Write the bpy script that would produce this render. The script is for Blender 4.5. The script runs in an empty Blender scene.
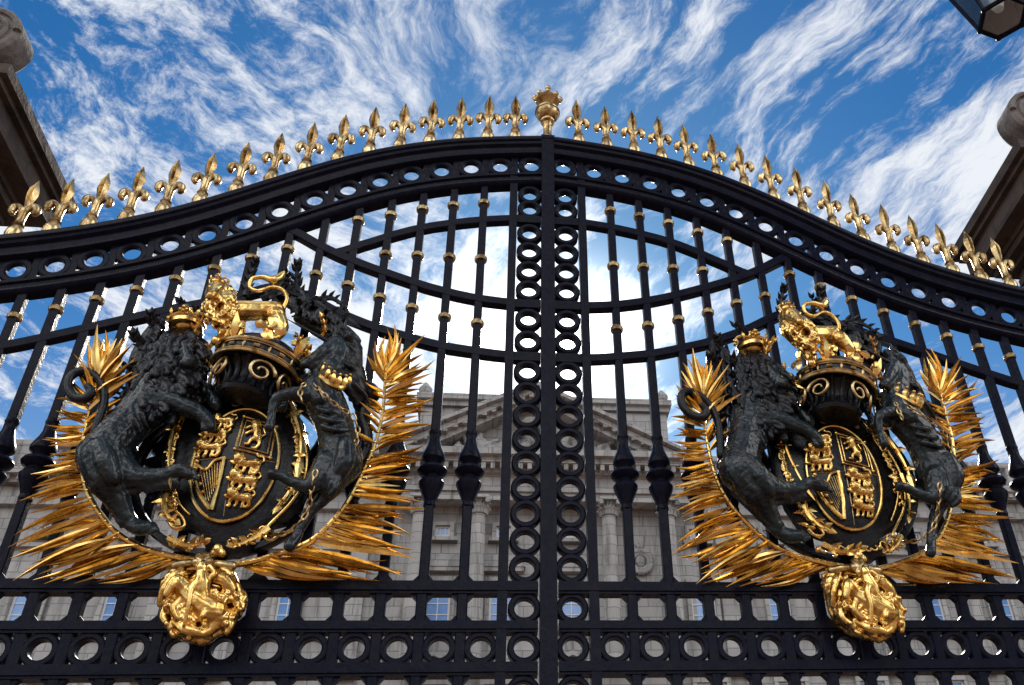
import bpy, bmesh, math, random
from mathutils import Vector, Matrix
import numpy as np
R = math.radians
random.seed(7)
scene = bpy.context.scene
COL = scene.collection

# ------------------------------------------------------------------ camera
CAM_POS = Vector((-0.2585, -3.9924, 1.6))
F_PX, PX, PY = 943.1, 628.19, 368.72
CR = Vector((0.98996918, -0.1317772, -0.05094889))      # right
CU = Vector((-0.0360525, -0.58429743, 0.81073838))      # up
CF = Vector((0.13660614, 0.80076918, 0.58318735))       # forward
cam_d = bpy.data.cameras.new('camera')
cam = bpy.data.objects.new('camera', cam_d); COL.objects.link(cam)
m = Matrix((CR, CU, -CF)).transposed().to_4x4(); m.translation = CAM_POS
cam.matrix_world = m
cam_d.sensor_fit = 'HORIZONTAL'; cam_d.sensor_width = 36.0
cam_d.lens = F_PX / 1024 * 36.0
cam_d.shift_x = (512 - PX) / 1024
cam_d.shift_y = (PY - 342.5) / 1024
cam_d.clip_end = 5000
scene.camera = cam

# ------------------------------------------------------------------ sun, sky, exposure
SUN_EL, SUN_AZ = R(37.08), R(4.98)
SUN_DIR = Vector((math.cos(SUN_EL) * math.sin(SUN_AZ), math.cos(SUN_EL) * math.cos(SUN_AZ), math.sin(SUN_EL)))
sun_d = bpy.data.lights.new('sun', 'SUN'); sun_d.energy = 4.5; sun_d.angle = R(0.53); sun_d.color = (1, .93, .82)
sun = bpy.data.objects.new('sun', sun_d); COL.objects.link(sun)
sun.rotation_euler = (-SUN_DIR).to_track_quat('-Z', 'Y').to_euler(); sun.location = (0, 20, 40)
vs = scene.view_settings
vs.view_transform = 'Standard'; vs.look = 'None'; vs.exposure = 0.0; vs.gamma = 1.0; vs.use_curve_mapping = False


class NT:
    """small helper to write node trees"""
    def __init__(s, tree):
        s.t = tree; s.n = tree.nodes; s.l = tree.links; s.n.clear()

    def add(s, typ, **kw):
        nd = s.n.new(typ)
        for k, v in kw.items():
            if k == 'inp':
                for i, val in v.items():
                    if isinstance(val, bpy.types.NodeSocket): s.l.new(val, nd.inputs[i])
                    else: nd.inputs[i].default_value = val
            else: setattr(nd, k, v)
        return nd

    def math(s, op, a, b=0.0, c=None, clamp=False):
        i = {0: a, 1: b}
        if c is not None: i[2] = c
        return s.add('ShaderNodeMath', operation=op, use_clamp=clamp, inp=i).outputs[0]

    def vmath(s, op, a, b=None, scale=None):
        nd = s.add('ShaderNodeVectorMath', operation=op, inp={0: a})
        if b is not None:
            if isinstance(b, bpy.types.NodeSocket): s.l.new(b, nd.inputs[1])
            else: nd.inputs[1].default_value = b
        if scale is not None:
            if isinstance(scale, bpy.types.NodeSocket): s.l.new(scale, nd.inputs['Scale'])
            else: nd.inputs['Scale'].default_value = scale
        return nd.outputs['Value'] if op in ('DOT_PRODUCT', 'LENGTH') else nd.outputs[0]

    def mix(s, f, a, b, mode='MIX'):
        nd = s.add('ShaderNodeMix', data_type='RGBA', blend_type=mode)
        for i, v in ((0, f), (6, a), (7, b)):
            if isinstance(v, bpy.types.NodeSocket): s.l.new(v, nd.inputs[i])
            else: nd.inputs[i].default_value = v if i == 0 else (tuple(v) + (1,))[:4]
        return nd.outputs[2]

    def ramp(s, f, stops):
        nd = s.add('ShaderNodeValToRGB', inp={0: f}); cr = nd.color_ramp
        while len(cr.elements) < len(stops): cr.elements.new(.5)
        for e, (p, c) in zip(cr.elements, stops):
            e.position = p; e.color = (c, c, c, 1) if isinstance(c, (int, float)) else (tuple(c) + (1,))[:4]
        return nd.outputs[0]

    def smooth(s, x, a, b):
        nd = s.add('ShaderNodeMapRange', interpolation_type='SMOOTHSTEP', inp={0: x, 1: a, 2: b, 3: 0.0, 4: 1.0})
        return nd.outputs[0]

    def noise(s, v, scale, detail=6, rough=.55, dist=0.0, lac=2.0):
        return s.add('ShaderNodeTexNoise', inp={'Vector': v, 'Scale': scale, 'Detail': detail, 'Roughness': rough, 'Distortion': dist, 'Lacunarity': lac}).outputs[0]


world = bpy.data.worlds.new('World'); scene.world = world; world.use_nodes = True
w = NT(world.node_tree)
geo = w.add('ShaderNodeTexCoord').outputs['Generated']
d = w.vmath('NORMALIZE', geo)
sep = w.add('ShaderNodeSeparateXYZ', inp={0: d}).outputs
sky = w.add('ShaderNodeTexSky', sky_type='NISHITA')
sky.sun_disc = False; sky.sun_elevation = SUN_EL; sky.sun_rotation = SUN_AZ; sky.air_density = 1.0; sky.dust_density = .25; sky.ozone_density = 2.5
skyc = w.add('ShaderNodeHueSaturation', inp={'Saturation': 1.35, 'Value': 1.0, 'Color': sky.outputs[0]}).outputs[0]
skyc = w.mix(1.0, skyc, (.56, .95, 1.05), 'MULTIPLY')
dot = w.math('MAXIMUM', w.vmath('DOT_PRODUCT', d, tuple(SUN_DIR)), 0.0)
# cloud sheet: directions projected onto a flat layer overhead
h = w.math('ADD', w.math('MAXIMUM', sep[2], 0.0), 0.12)
px_ = w.math('DIVIDE', sep[0], h); py_ = w.math('DIVIDE', sep[1], h)
pl = w.add('ShaderNodeCombineXYZ', inp={0: px_, 1: py_, 2: 0.0}).outputs[0]
warp = w.add('ShaderNodeTexNoise', inp={'Vector': pl, 'Scale': 3.2, 'Detail': 5.0}).outputs[1]
warpv = w.vmath('SCALE', w.vmath('SUBTRACT', warp, (.5, .5, .5)), scale=.20)
plw = w.vmath('ADD', pl, warpv)
# combed cirrus streaks (right) and small lumps (left)
def combed(v, ang, sc, loc=(0, 0, 0)):
    a = w.add('ShaderNodeVectorRotate', rotation_type='Z_AXIS', inp={'Vector': v, 'Angle': ang}).outputs[0]
    return w.add('ShaderNodeMapping', inp={'Vector': a, 'Scale': sc, 'Location': loc}).outputs[0]
streak = w.noise(combed(plw, R(-24), (10.5, 3.6, 1)), 1.0, 12, .70, .25)
lump = w.noise(combed(plw, R(40), (11.0, 8.0, 1), (3.1, 1.7, 0)), 1.0, 11, .72, .15)
lump = w.math('ADD', lump, .005)
side = w.smooth(px_, -.30, .15)
cl = w.math('ADD', w.math('MULTIPLY', streak, side), w.math('MULTIPLY', lump, w.math('SUBTRACT', 1.0, side)))
big = w.noise(w.vmath('ADD', pl, (-3.1, 6.4, 0)), 1.7, 3, .5)
cover = w.math('ADD', cl, w.math('MULTIPLY', w.math('SUBTRACT', big, .5), .50))
# thicker cloud round the sun, and unseen bright clouds added behind the camera to light the fronts
near = w.math('POWER', dot, 110.0)
cover = w.math('ADD', cover, w.math('MULTIPLY', near, .13))
fill_bank = w.smooth(w.noise(w.vmath('ADD', w.vmath('SCALE', d, scale=1.0), (7.3, 2.1, 4.4)), 2.1, 3, .5), .46, .60)
behind = w.math('MULTIPLY', w.math('MULTIPLY', w.smooth(sep[1], .12, -.35), w.smooth(sep[2], .02, .40)), fill_bank)
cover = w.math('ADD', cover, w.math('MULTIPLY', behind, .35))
mask = w.smooth(cover, .455, .655)
haze_low = w.smooth(sep[2], .62, .10)
mask = w.math('MAXIMUM', mask, w.math('MULTIPLY', haze_low, .62))
bright = w.math('ADD', .92, w.math('MULTIPLY', near, 1.2))
bright = w.math('ADD', bright, w.math('MULTIPLY', behind, 3.1))  # extra brightness of the added clouds, lights facade, gate and gilding
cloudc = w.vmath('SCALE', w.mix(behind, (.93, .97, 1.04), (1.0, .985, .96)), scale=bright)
bg1 = w.add('ShaderNodeBackground', inp={0: skyc, 1: .102})
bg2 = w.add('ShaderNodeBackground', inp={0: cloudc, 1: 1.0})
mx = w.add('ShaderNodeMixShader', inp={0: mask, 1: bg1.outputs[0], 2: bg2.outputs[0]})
# the sun's aureole and disc
au = w.math('ADD', w.math('MULTIPLY', w.math('POWER', dot, 420.0), 2.4), w.math('MULTIPLY', w.math('POWER', dot, 1500.0), 6.0))
au = w.math('ADD', au, w.math('MULTIPLY', w.math('GREATER_THAN', dot, math.cos(R(.6))), 30.0))
bg3 = w.add('ShaderNodeBackground', inp={0: (1, .97, .9, 1), 1: au})
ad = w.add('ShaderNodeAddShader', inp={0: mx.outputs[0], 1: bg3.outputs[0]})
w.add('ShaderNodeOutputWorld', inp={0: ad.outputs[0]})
world.cycles.sampling_method = 'MANUAL'; world.cycles.sample_map_resolution = 1024


# ------------------------------------------------------------------ materials
def material(name, base, rough=.5, metal=0.0, spec=.5, var=None, vscale=6.0, bump=0.0, bscale=30.0, bdist=.01, detail=6):
    mt = bpy.data.materials.new(name); mt.use_nodes = True
    t = NT(mt.node_tree)
    co = t.add('ShaderNodeTexCoord').outputs['Object']
    p = t.add('ShaderNodeBsdfPrincipled')
    p.inputs['Roughness'].default_value = rough; p.inputs['Metallic'].default_value = metal
    p.inputs['Specular IOR Level'].default_value = spec
    c = None
    if var is not None:
        n = t.noise(co, vscale, detail, .65, .4)
        c = t.mix(t.smooth(n, .38, .66), base, var)
        t.l.new(c, p.inputs['Base Color'])
        rr = t.noise(co, vscale * 3.1, 4, .6)
        t.l.new(t.math('ADD', rough - .12, t.math('MULTIPLY', rr, .24)), p.inputs['Roughness'])
    else: p.inputs['Base Color'].default_value = tuple(base) + (1,)
    if bump:
        n2 = t.noise(co, bscale, 5, .6, .3)
        b = t.add('ShaderNodeBump', inp={'Strength': bump, 'Distance': bdist, 'Height': n2})
        t.l.new(b.outputs[0], p.inputs['Normal'])
    t.add('ShaderNodeOutputMaterial', inp={0: p.outputs[0]})
    return mt


IRON = material('black_iron_paint', (.0042, .0050, .0135), .28, 0, .06, (.0085, .0088, .0150), 17, .5, 42, .004)
GOLD = material('gilding', (.90, .61, .21), .25, 1.0, .5, (.46, .25, .06), 13, .22, 30, .006)
LEAFGOLD = material('leaf_gilding', (.84, .57, .20), .27, 1.0, .5, (.46, .27, .07), 7, .06, 20, .004)
GOLDW = material('weathered_gilding', (.64, .48, .24), .32, 1.0, .5, (.20, .12, .045), 16, .25, 36, .005)
BRONZE = material('dark_bronze', (.0055, .0075, .0105), .25, .0, .34, (.016, .027, .032), 6, .35, 26, .008)
BRONZED = material('black_bronze', (.0035, .0038, .006), .28, .0, .24, (.010, .011, .014), 12, .5, 40, .006)
WFRAME = material('white_window_paint', (.55, .55, .54), .5)
DIRT = material('pier_stone', (.075, .058, .048), .85, 0, .3, (.028, .022, .019), 3.0, .6, 14, .02, 9)
PALEST = material('pier_scroll_stone', (.17, .155, .145), .85, 0, .3, (.07, .062, .056), 5.0, .6, 18, .02, 9)
GRAVEL = material('red_gravel', (.33, .20, .14), .95, 0, .2, (.22, .14, .10), .8, .4, 40, .02)


def palace_stone():
    mt = bpy.data.materials.new('portland_stone'); mt.use_nodes = True
    t = NT(mt.node_tree)
    co = t.add('ShaderNodeTexCoord').outputs['Object']
    sp = t.add('ShaderNodeSeparateXYZ', inp={0: co}).outputs
    v = t.add('ShaderNodeCombineXYZ', inp={0: t.math('ADD', sp[0], sp[1]), 1: sp[2], 2: 0.0}).outputs[0]
    br = t.add('ShaderNodeTexBrick', inp={'Vector': v, 'Color1': (.37, .365, .355, 1), 'Color2': (.29, .288, .282, 1), 'Mortar': (.17, .167, .164, 1),
                                          'Scale': 1.0, 'Mortar Size': .017, 'Mortar Smooth': .2, 'Brick Width': 1.05, 'Row Height': .42})
    st = t.add('ShaderNodeMapping', inp={'Vector': co, 'Scale': (2.6, 2.6, .32)}).outputs[0]
    n = t.noise(st, 1.0, 9, .68, .6)
    c = t.mix(t.math('MULTIPLY', t.smooth(n, .46, .72), .9), br.outputs[0], (.10, .096, .094))
    n2 = t.noise(co, .35, 4, .6)
    c = t.mix(t.math('MULTIPLY', t.smooth(n2, .5, .7), .5), c, (.21, .20, .20))
    p = t.add('ShaderNodeBsdfPrincipled', inp={'Base Color': c, 'Roughness': .88, 'Specular IOR Level': .25})
    n3 = t.noise(co, 6, 6, .6)
    b = t.add('ShaderNodeBump', inp={'Strength': .35, 'Distance': .03, 'Height': t.math('ADD', n3, t.math('MULTIPLY', br.outputs[1], -1.0))})
    t.l.new(b.outputs[0], p.inputs['Normal'])
    t.add('ShaderNodeOutputMaterial', inp={0: p.outputs[0]})
    return mt


STONE = palace_stone()
PANE = material('window_glass', (.10, .23, .50), .12, 0, .5, (.15, .30, .58), 1.2)


def glass_mat():
    mt = bpy.data.materials.new('lantern_glass'); mt.use_nodes = True
    t = NT(mt.node_tree)
    a = t.add('ShaderNodeBsdfTransparent', inp={0: (.90, .93, .94, 1)})
    g = t.add('ShaderNodeBsdfGlossy', inp={0: (1, 1, 1, 1), 'Roughness': .08})
    f = t.add('ShaderNodeFresnel', inp={0: 1.5})
    mxs = t.add('ShaderNodeMixShader', inp={0: f.outputs[0], 1: a.outputs[0], 2: g.outputs[0]})
    t.add('ShaderNodeOutputMaterial', inp={0: mxs.outputs[0]})
    return mt


GLASS = glass_mat()
BULB = material('white_lamp_glass', (.8, .78, .7), .2)


# ------------------------------------------------------------------ geometry helpers
def at(x, y, d=0.0):
    """point that stands d metres in front of the gate's face, traced from the photograph"""
    r = CR * ((x - PX) / F_PX) + CU * (-(y - PY) / F_PX) + CF
    t = (-d - CAM_POS.y) / r.y
    return CAM_POS + r * t


PXM = 1 / 234.0          # metres per traced pixel at the coats of arms


class MB:
    def __init__(s): s.v = []; s.f = []

    def add(s, vs, fs):
        o = len(s.v); s.v += [tuple(p) for p in vs]; s.f += [tuple(i + o for i in f) for f in fs]

    def box(s, x0, x1, y0, y1, z0, z1):
        v = [(x, y, z) for z in (z0, z1) for y in (y0, y1) for x in (x0, x1)]
        s.add(v, [(0, 2, 3, 1), (4, 5, 7, 6), (0, 1, 5, 4), (2, 6, 7, 3), (0, 4, 6, 2), (1, 3, 7, 5)])

    def loft(s, rings, cap=True, closed=True):
        n = len(rings[0]); v = []; f = []
        for r in rings: v += [tuple(p) for p in r]
        for i in range(len(rings) - 1):
            for j in range(n if closed else n - 1):
                a, b = i * n + j, i * n + (j + 1) % n
                f.append((a, b, b + n, a + n))
        if cap and closed:
            f.append(tuple(reversed(range(n)))); f.append(tuple(range((len(rings) - 1) * n, len(rings) * n)))
        s.add(v, f)

    def lathe(s, prof, c=(0, 0, 0), seg=16, ax='z', ph=0.0, wrap=False):
        c = Vector(c); rings = []
        for r, z in prof:
            ring = []
            for k in range(seg):
                a = 2 * math.pi * k / seg + ph
                if ax == 'z': p = Vector((r * math.cos(a), r * math.sin(a), z))
                elif ax == 'y': p = Vector((r * math.cos(a), z, r * math.sin(a)))
                else: p = Vector((z, r * math.cos(a), r * math.sin(a)))
                ring.append(c + p)
            rings.append(ring)
        if wrap: rings.append(rings[0])
        s.loft(rings, cap=not wrap)

    def ring(s, c, ro, ri, y0, y1, seg=28, sx=1.0):
        m_ = (ro + ri) / 2; q = (ro - ri) / 2
        prof = [(ro, y0 + .35 * q), (ro - .45 * q, y0), (ri + .45 * q, y0), (ri, y0 + .35 * q), (ri, y1 - .3 * q), (ri + .3 * q, y1), (ro - .3 * q, y1), (ro, y1 - .3 * q)]
        s.lathe(prof, c, seg, 'y', wrap=True)

    def tube(s, pts, rad, seg=8, squash=1.0, closed=False):
        P = [Vector(p) for p in pts]; n = len(P)
        if not hasattr(rad, '__len__'): rad = [rad] * n
        rings = []; up = Vector((0, -1, 0))
        for i in range(n):
            if closed: t = P[(i + 1) % n] - P[i - 1]
            else: t = P[min(i + 1, n - 1)] - P[max(i - 1, 0)]
            if t.length < 1e-9: t = Vector((0, 0, 1))
            t.normalize()
            u = up - t * up.dot(t)
            if u.length < .05: u = Vector((1, 0, 0)) - t * t.x
            u.normalize(); v = t.cross(u)
            rings.append([P[i] + (u * math.cos(a) * squash + v * math.sin(a)) * max(rad[i], 2e-4) for a in (2 * math.pi * k / seg for k in range(seg))])
        if closed: rings.append(rings[0])
        s.loft(rings, cap=not closed)

    def sphere(s, c, r, seg=12, rows=8, sc=(1, 1, 1)):
        prof = [(max(math.sin(math.pi * i / rows), 1e-3) * r, -math.cos(math.pi * i / rows) * r) for i in range(rows + 1)]
        c = Vector(c); rings = []
        for rr, z in prof:
            rings.append([c + Vector((rr * math.cos(2 * math.pi * k / seg) * sc[0], rr * math.sin(2 * math.pi * k / seg) * sc[1], z * sc[2])) for k in range(seg)])
        s.loft(rings)

    def prism(s, poly, y0, y1, bev=0.0):
        """outline in (x, z), solid between y0 (front) and y1, front edge chamfered"""
        n = len(poly)
        c = Vector((sum(p[0] for p in poly) / n, sum(p[1] for p in poly) / n))
        def inset(k): return [((p[0] - c.x) * k + c.x, (p[1] - c.y) * k + c.y) for p in poly]
        rings = []
        if bev:
            rings.append([(p[0], y0, p[1]) for p in inset(1 - bev)])
            rings.append([(p[0], y0 + .3 * (y1 - y0), p[1]) for p in poly])
        else: rings.append([(p[0], y0, p[1]) for p in poly])
        rings.append([(p[0], y1, p[1]) for p in poly])
        s.loft(rings)

    def sweep(s, path, prof):
        """path of (x, z); profile of (n, y): n along the curve's upward normal"""
        rings = []
        for i, (x, z) in enumerate(path):
            a = path[max(i - 1, 0)]; b = path[min(i + 1, len(path) - 1)]
            t = Vector((b[0] - a[0], b[1] - a[1])).normalized()
            if t.x < 0: t = -t
            nx, nz = -t.y, t.x
            rings.append([(x + nx * n, y, z + nz * n) for n, y in prof])
        s.loft(rings)

    def leaf(s, a, b, wd, keel=.5, bend=0.0, up=None, mid=.38, n=7, curve=0.0, groove=False):
        """pointed blade with a raised fold from a to b"""
        a = Vector(a); b = Vector(b); t = (b - a); L = t.length; t.normalize()
        u = (up or Vector((0, -1, 0))); u = (u - t * u.dot(t)).normalized(); v = t.cross(u)
        rings = []
        for i in range(n):
            q = i / (n - 1)
            wq = wd * (math.sin(math.pi * min(q / (2 * mid), .5)) * .75 + .25 if q < mid else max((1 - q) / (1 - mid), .02) ** .8)
            c = a + t * (L * q) + u * (bend * math.sin(q * math.pi / 2) ** 2 * L) + v * (curve * L * math.sin(math.pi * q))
            if groove: rings.append([c - v * wq, c - v * wq * .55 + u * wq * keel, c - u * wq * .10, c + v * wq * .5 + u * wq * keel * .8, c + v * wq, c - u * wq * .35])
            else: rings.append([c - v * wq, c + u * wq * keel, c + v * wq, c - u * wq * .15])
        s.loft(rings)

    def build(s, name, mat, parent=None, origin=(0, 0, 0), smooth=True, angle=35):
        me = bpy.data.meshes.new(name)
        o = Vector(origin)
        me.from_pydata([tuple(Vector(p) - o) for p in s.v], [], s.f)
        bm = bmesh.new(); bm.from_mesh(me); bmesh.ops.recalc_face_normals(bm, faces=bm.faces)
        if smooth:
            for f in bm.faces: f.smooth = True
            for e in bm.edges:
                if len(e.link_faces) == 2 and e.calc_face_angle(0) > R(angle): e.smooth = False
        bm.to_mesh(me); bm.free()
        me.materials.append(mat)
        ob = bpy.data.objects.new(name, me); COL.objects.link(ob)
        if parent: ob.parent = parent
        return ob


def sculpt(mb, voxel, name, mat, parent, origin, smooth=4, ripple=0.0, rscale=.03):
    """fuse overlapping solids into one continuous skin"""
    me = bpy.data.meshes.new(name); me.from_pydata(mb.v, [], mb.f)
    bm = bmesh.new(); bm.from_mesh(me); bmesh.ops.recalc_face_normals(bm, faces=bm.faces); bm.to_mesh(me); bm.free()
    tmp = bpy.data.objects.new(name, me); COL.objects.link(tmp)
    r = tmp.modifiers.new('r', 'REMESH'); r.mode = 'VOXEL'; r.voxel_size = voxel
    sm = tmp.modifiers.new('s', 'SMOOTH'); sm.iterations = smooth; sm.factor = .5
    if ripple:
        tx = bpy.data.textures.new('ripple', 'CLOUDS'); tx.noise_scale = rscale; tx.noise_depth = 2
        dm = tmp.modifiers.new('d', 'DISPLACE'); dm.texture = tx; dm.strength = ripple; dm.mid_level = .5; dm.texture_coords = 'LOCAL'
    dg = bpy.context.evaluated_depsgraph_get(); dg.update()
    me2 = bpy.data.meshes.new_from_object(tmp.evaluated_get(dg))
    bpy.data.objects.remove(tmp); bpy.data.meshes.remove(me)
    me2.name = name
    o = Vector(origin)
    me2.transform(Matrix.Translation(-o))
    for p in me2.polygons: p.use_smooth = True
    me2.materials.clear(); me2.materials.append(mat)
    ob = bpy.data.objects.new(name, me2); COL.objects.link(ob)
    if parent: ob.parent = parent
    return ob


def separate(ob):
    """give every loose piece of a part its own object of the same name"""
    me = ob.data; n = len(me.vertices); up = list(range(n))
    def find(i):
        while up[i] != i: up[i] = up[up[i]]; i = up[i]
        return i
    for e in me.edges:
        a, b = find(e.vertices[0]), find(e.vertices[1])
        if a != b: up[a] = b
    groups = {}
    for p in me.polygons: groups.setdefault(find(p.vertices[0]), []).append(p)
    if len(groups) < 2: return [ob]
    out = []
    for polys in groups.values():
        idx = {}; f = []
        for p in polys: f.append([idx.setdefault(v, len(idx)) for v in p.vertices])
        m2 = bpy.data.meshes.new(ob.name.split('.')[0]); m2.from_pydata([me.vertices[v].co[:] for v in idx], [], f)
        for p in m2.polygons: p.use_smooth = True
        m2.materials.append(me.materials[0])
        o2 = bpy.data.objects.new(ob.name.split('.')[0], m2); COL.objects.link(o2); o2.parent = ob.parent; out.append(o2)
    bpy.data.objects.remove(ob)
    return out


DOFF = 0.0


def W(pts):          # traced (x, y, depth[, radius px]) -> points, radii
    P = [at(p[0], p[1], p[2] + DOFF) for p in pts]
    return P, [(p[3] if len(p) > 3 else 1) * PXM for p in pts]


def limb(mb, pts, sub=4):
    """chain of tapering capsules through traced points"""
    P, r = W(pts)
    P, r = spline(P, sub), lerp(r, sub)
    mb.tube(P, r, 10)
    for p, q in zip(P[::sub], r[::sub]): mb.sphere(p, q, 10, 8)
    mb.sphere(P[-1], r[-1], 10, 8)


def spline(P, sub):
    P = [Vector(p) for p in P]; out = []
    for i in range(len(P) - 1):
        a, b, c, e = P[max(i - 1, 0)], P[i], P[i + 1], P[min(i + 2, len(P) - 1)]
        for k in range(sub):
            t = k / sub
            out.append(.5 * ((2 * b) + (c - a) * t + (2 * a - 5 * b + 4 * c - e) * t * t + (3 * b - a - 3 * c + e) * t ** 3))
    out.append(P[-1]); return out


def lerp(r, sub):
    out = []
    for i in range(len(r) - 1): out += [r[i] + (r[i + 1] - r[i]) * k / sub for k in range(sub)]
    return out + [r[-1]]


def thing(name, label, cat, loc=(0, 0, 0), group=None):
    o = bpy.data.objects.new(name, None); COL.objects.link(o); o.location = loc
    o.empty_display_size = .2
    o['label'] = label; o['category'] = cat
    if group: o['group'] = group
    return o


def copy_tree(o, parent=None, depth=0):
    c = o.copy(); COL.objects.link(c)
    if parent: c.parent = parent
    for ch in list(o.children): copy_tree(ch, c, depth + 1)
    return c


# ------------------------------------------------------------------ ground
g = MB(); g.add([(-1500, -1500, 0), (1500, -1500, 0), (1500, 1500, 0), (-1500, 1500, 0)], [(0, 1, 2, 3)])
o = g.build('ground', GRAVEL, smooth=False); o['kind'] = 'structure'

# ------------------------------------------------------------------ palace
YP = 29.0; PC = 1.84
pal = thing('palace', 'grey stone palace with pediment and tall sash windows seen through the gate bars', 'palace', (PC, YP, 0))


def part(mb, name, mat=None, parent=None, smooth=False):
    return mb.build(name, mat or STONE, parent or pal, (PC, YP, 0), smooth=smooth)


HALF = 34.0; CBL, CBR = -3.41, 7.09       # the centre block stands .9 m forward of the flanks
wall = MB()
wall.box(PC - HALF, CBL - .5, YP + .9, YP + 14, 0, 20.3); wall.box(CBR + .5, PC + HALF, YP + .9, YP + 14, 0, 20.3)
wall.box(CBL - .5, CBR + .5, YP + .85, YP + 14, 0, 21.0); wall.box(CBL - .5, CBR + .5, YP + .27, YP + .853, 19.2, 20.99)
wall_o = part(wall, 'wall')
at_ = MB(); at_.box(CBL, CBR, YP + .95, YP + 6, 21.0, 24.15); at_.box(CBL - .2, CBR + .2, YP + .6, YP + 6.2, 24.2, 24.46); at_.box(CBL - .1, CBR + .1, YP + .78, YP + 6.1, 23.95, 24.197)
part(at_, 'attic')
# entablature
en = MB()
def course(mb, x0, x1, y, z0, z1, out): mb.box(x0, x1, y - out, y + .3, z0, z1)
course(en, CBL - .9, CBR + .9, YP + .25, 20.72, 21.0, 1.05); course(en, CBL - .8, CBR + .8, YP + .25, 20.5, 20.717, .8)
course(en, CBL - .7, CBR + .7, YP + .25, 20.25, 20.497, .4); course(en, CBL - .6, CBR + .6, YP + .25, 19.62, 20.247, .2)
course(en, CBL - .65, CBR + .65, YP + .25, 19.45, 19.617, .34); course(en, CBL - .6, CBR + .6, YP + .25, 19.12, 19.447, .22)
k = CBL - .6
while k < CBR + .6: en.box(k, k + .17, YP - .50, YP - .1, 20.24, 20.5); k += .36
part(en, 'cornice')
for x0, x1 in ((PC - HALF, CBL - .95), (CBR + .95, PC + HALF)):
    c = MB(); y = YP + .9
    course(c, x0, x1, y, 20.0, 20.25, .75); course(c, x0, x1, y, 19.75, 19.997, .45); course(c, x0, x1, y, 19.25, 19.747, .12); course(c, x0, x1, y, 18.95, 19.247, .26)
    course(c, x0, x1, y, 17.3, 17.45, .18); course(c, x0, x1, y, 13.9, 14.1, .16)
    k = x0
    while k < x1 - .2: c.box(k, k + .2, y - .62, y - .2, 19.8, 20.0); k += .45
    part(c, 'cornice')
    # balustrade in bays between solid dies
    n = int((x1 - x0) / 3.2); bw = (x1 - x0) / n
    for i in range(n):
        b = MB(); a = x0 + i * bw
        b.box(a, a + bw, y - .35, y + .1, 20.25, 20.5); b.box(a, a + bw, y - .38, y + .12, 21.38, 21.62)
        b.box(a, a + .75, y - .36, y + .11, 20.5, 21.38)
        kk = a + .95
        while kk < a + bw - .1:
            b.lathe([(.07, 20.5), (.09, 20.56), (.05, 20.6), (.12, 20.78), (.1, 20.92), (.05, 21.12), (.06, 21.2), (.09, 21.3), (.09, 21.39)], (kk, y - .12, 0), 8); kk += .27
        part(b, 'balustrade', smooth=True)
# pediment: tympanum, raking cornices, carved relief
AP = (1.35, 24.30); PL, PR = -4.75, 7.45
pd = MB(); pd.prism([(PL + .3, 21.003), (PR - .3, 21.003), (AP[0], AP[1] - .3)], YP + .55, YP + .9)
ped = part(pd, 'pediment')
for (xe, sg) in ((PL, -1), (PR, 1)):
    rk = MB()
    for off, out, th in ((0, .62, .2), (.203, .42, .17), (.376, .2, .28)):
        a0, a1 = (xe, 21.15 - off), (AP[0], AP[1] - off)
        poly = [a0, a1, (a1[0], a1[1] - th), (a0[0], max(a0[1] - th, 21.004) if off == 0 else 21.004)]
        if off: 
            poly = [(xe - sg * (off) * 2.0, 21.16), a1, (a1[0], a1[1] - th), (xe - sg * (off + th) * 2.0, 21.006)]
        rk.prism(poly, YP - out * 1.25, YP + .56)
    k = 0
    for i in range(16):
        q = (i + .5) / 16; x = xe + (AP[0] - xe) * q; z = 21.15 + (AP[1] - 21.15) * q - .40
        if z > 21.2: rk.box(x - .10, x + .10, YP - .5, YP - .1, z - .14, z + .06)
    part(rk, 'raking_cornice', parent=ped)
rel = MB()
for i in range(64):
    q = random.uniform(-1, 1); hmax = (1 - abs(q)) * 2.3
    x = AP[0] + q * 3.9; z = 21.15 + random.uniform(.0, 1) * max(hmax - .35, .05)
    rel.sphere((x, YP + .42 - random.uniform(0, .2), z), random.uniform(.14, .3), 8, 6, (random.uniform(.7, 1.6), .9, random.uniform(.7, 1.7)))
for i in range(22):
    q = random.uniform(-.8, .8); x = AP[0] + q * 3.7; L = random.uniform(.3, .8)
    rel.tube([(x, YP + .3, 21.1), (x + random.uniform(-.3, .3), YP + .15, 21.2 + L * .8), (x + random.uniform(-.6, .6), YP + .25, 21.2 + L * 1.5)], [.2, .15, .08], 7)
sculpt(rel, .05, 'carved_relief', STONE, ped, (PC, YP, 0), 2)
# acroteria on the attic's corner
for xx in (CBL + .1, CBR - .1):
    c = MB(); c.lathe([(.3, 24.4), (.22, 24.5), (.14, 24.6), (.26, 24.85), (.3, 25.0), (.16, 25.2), (.05, 25.35)], (xx, YP + 1.2, 0), 10); part(c, 'urn', smooth=True)
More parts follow.
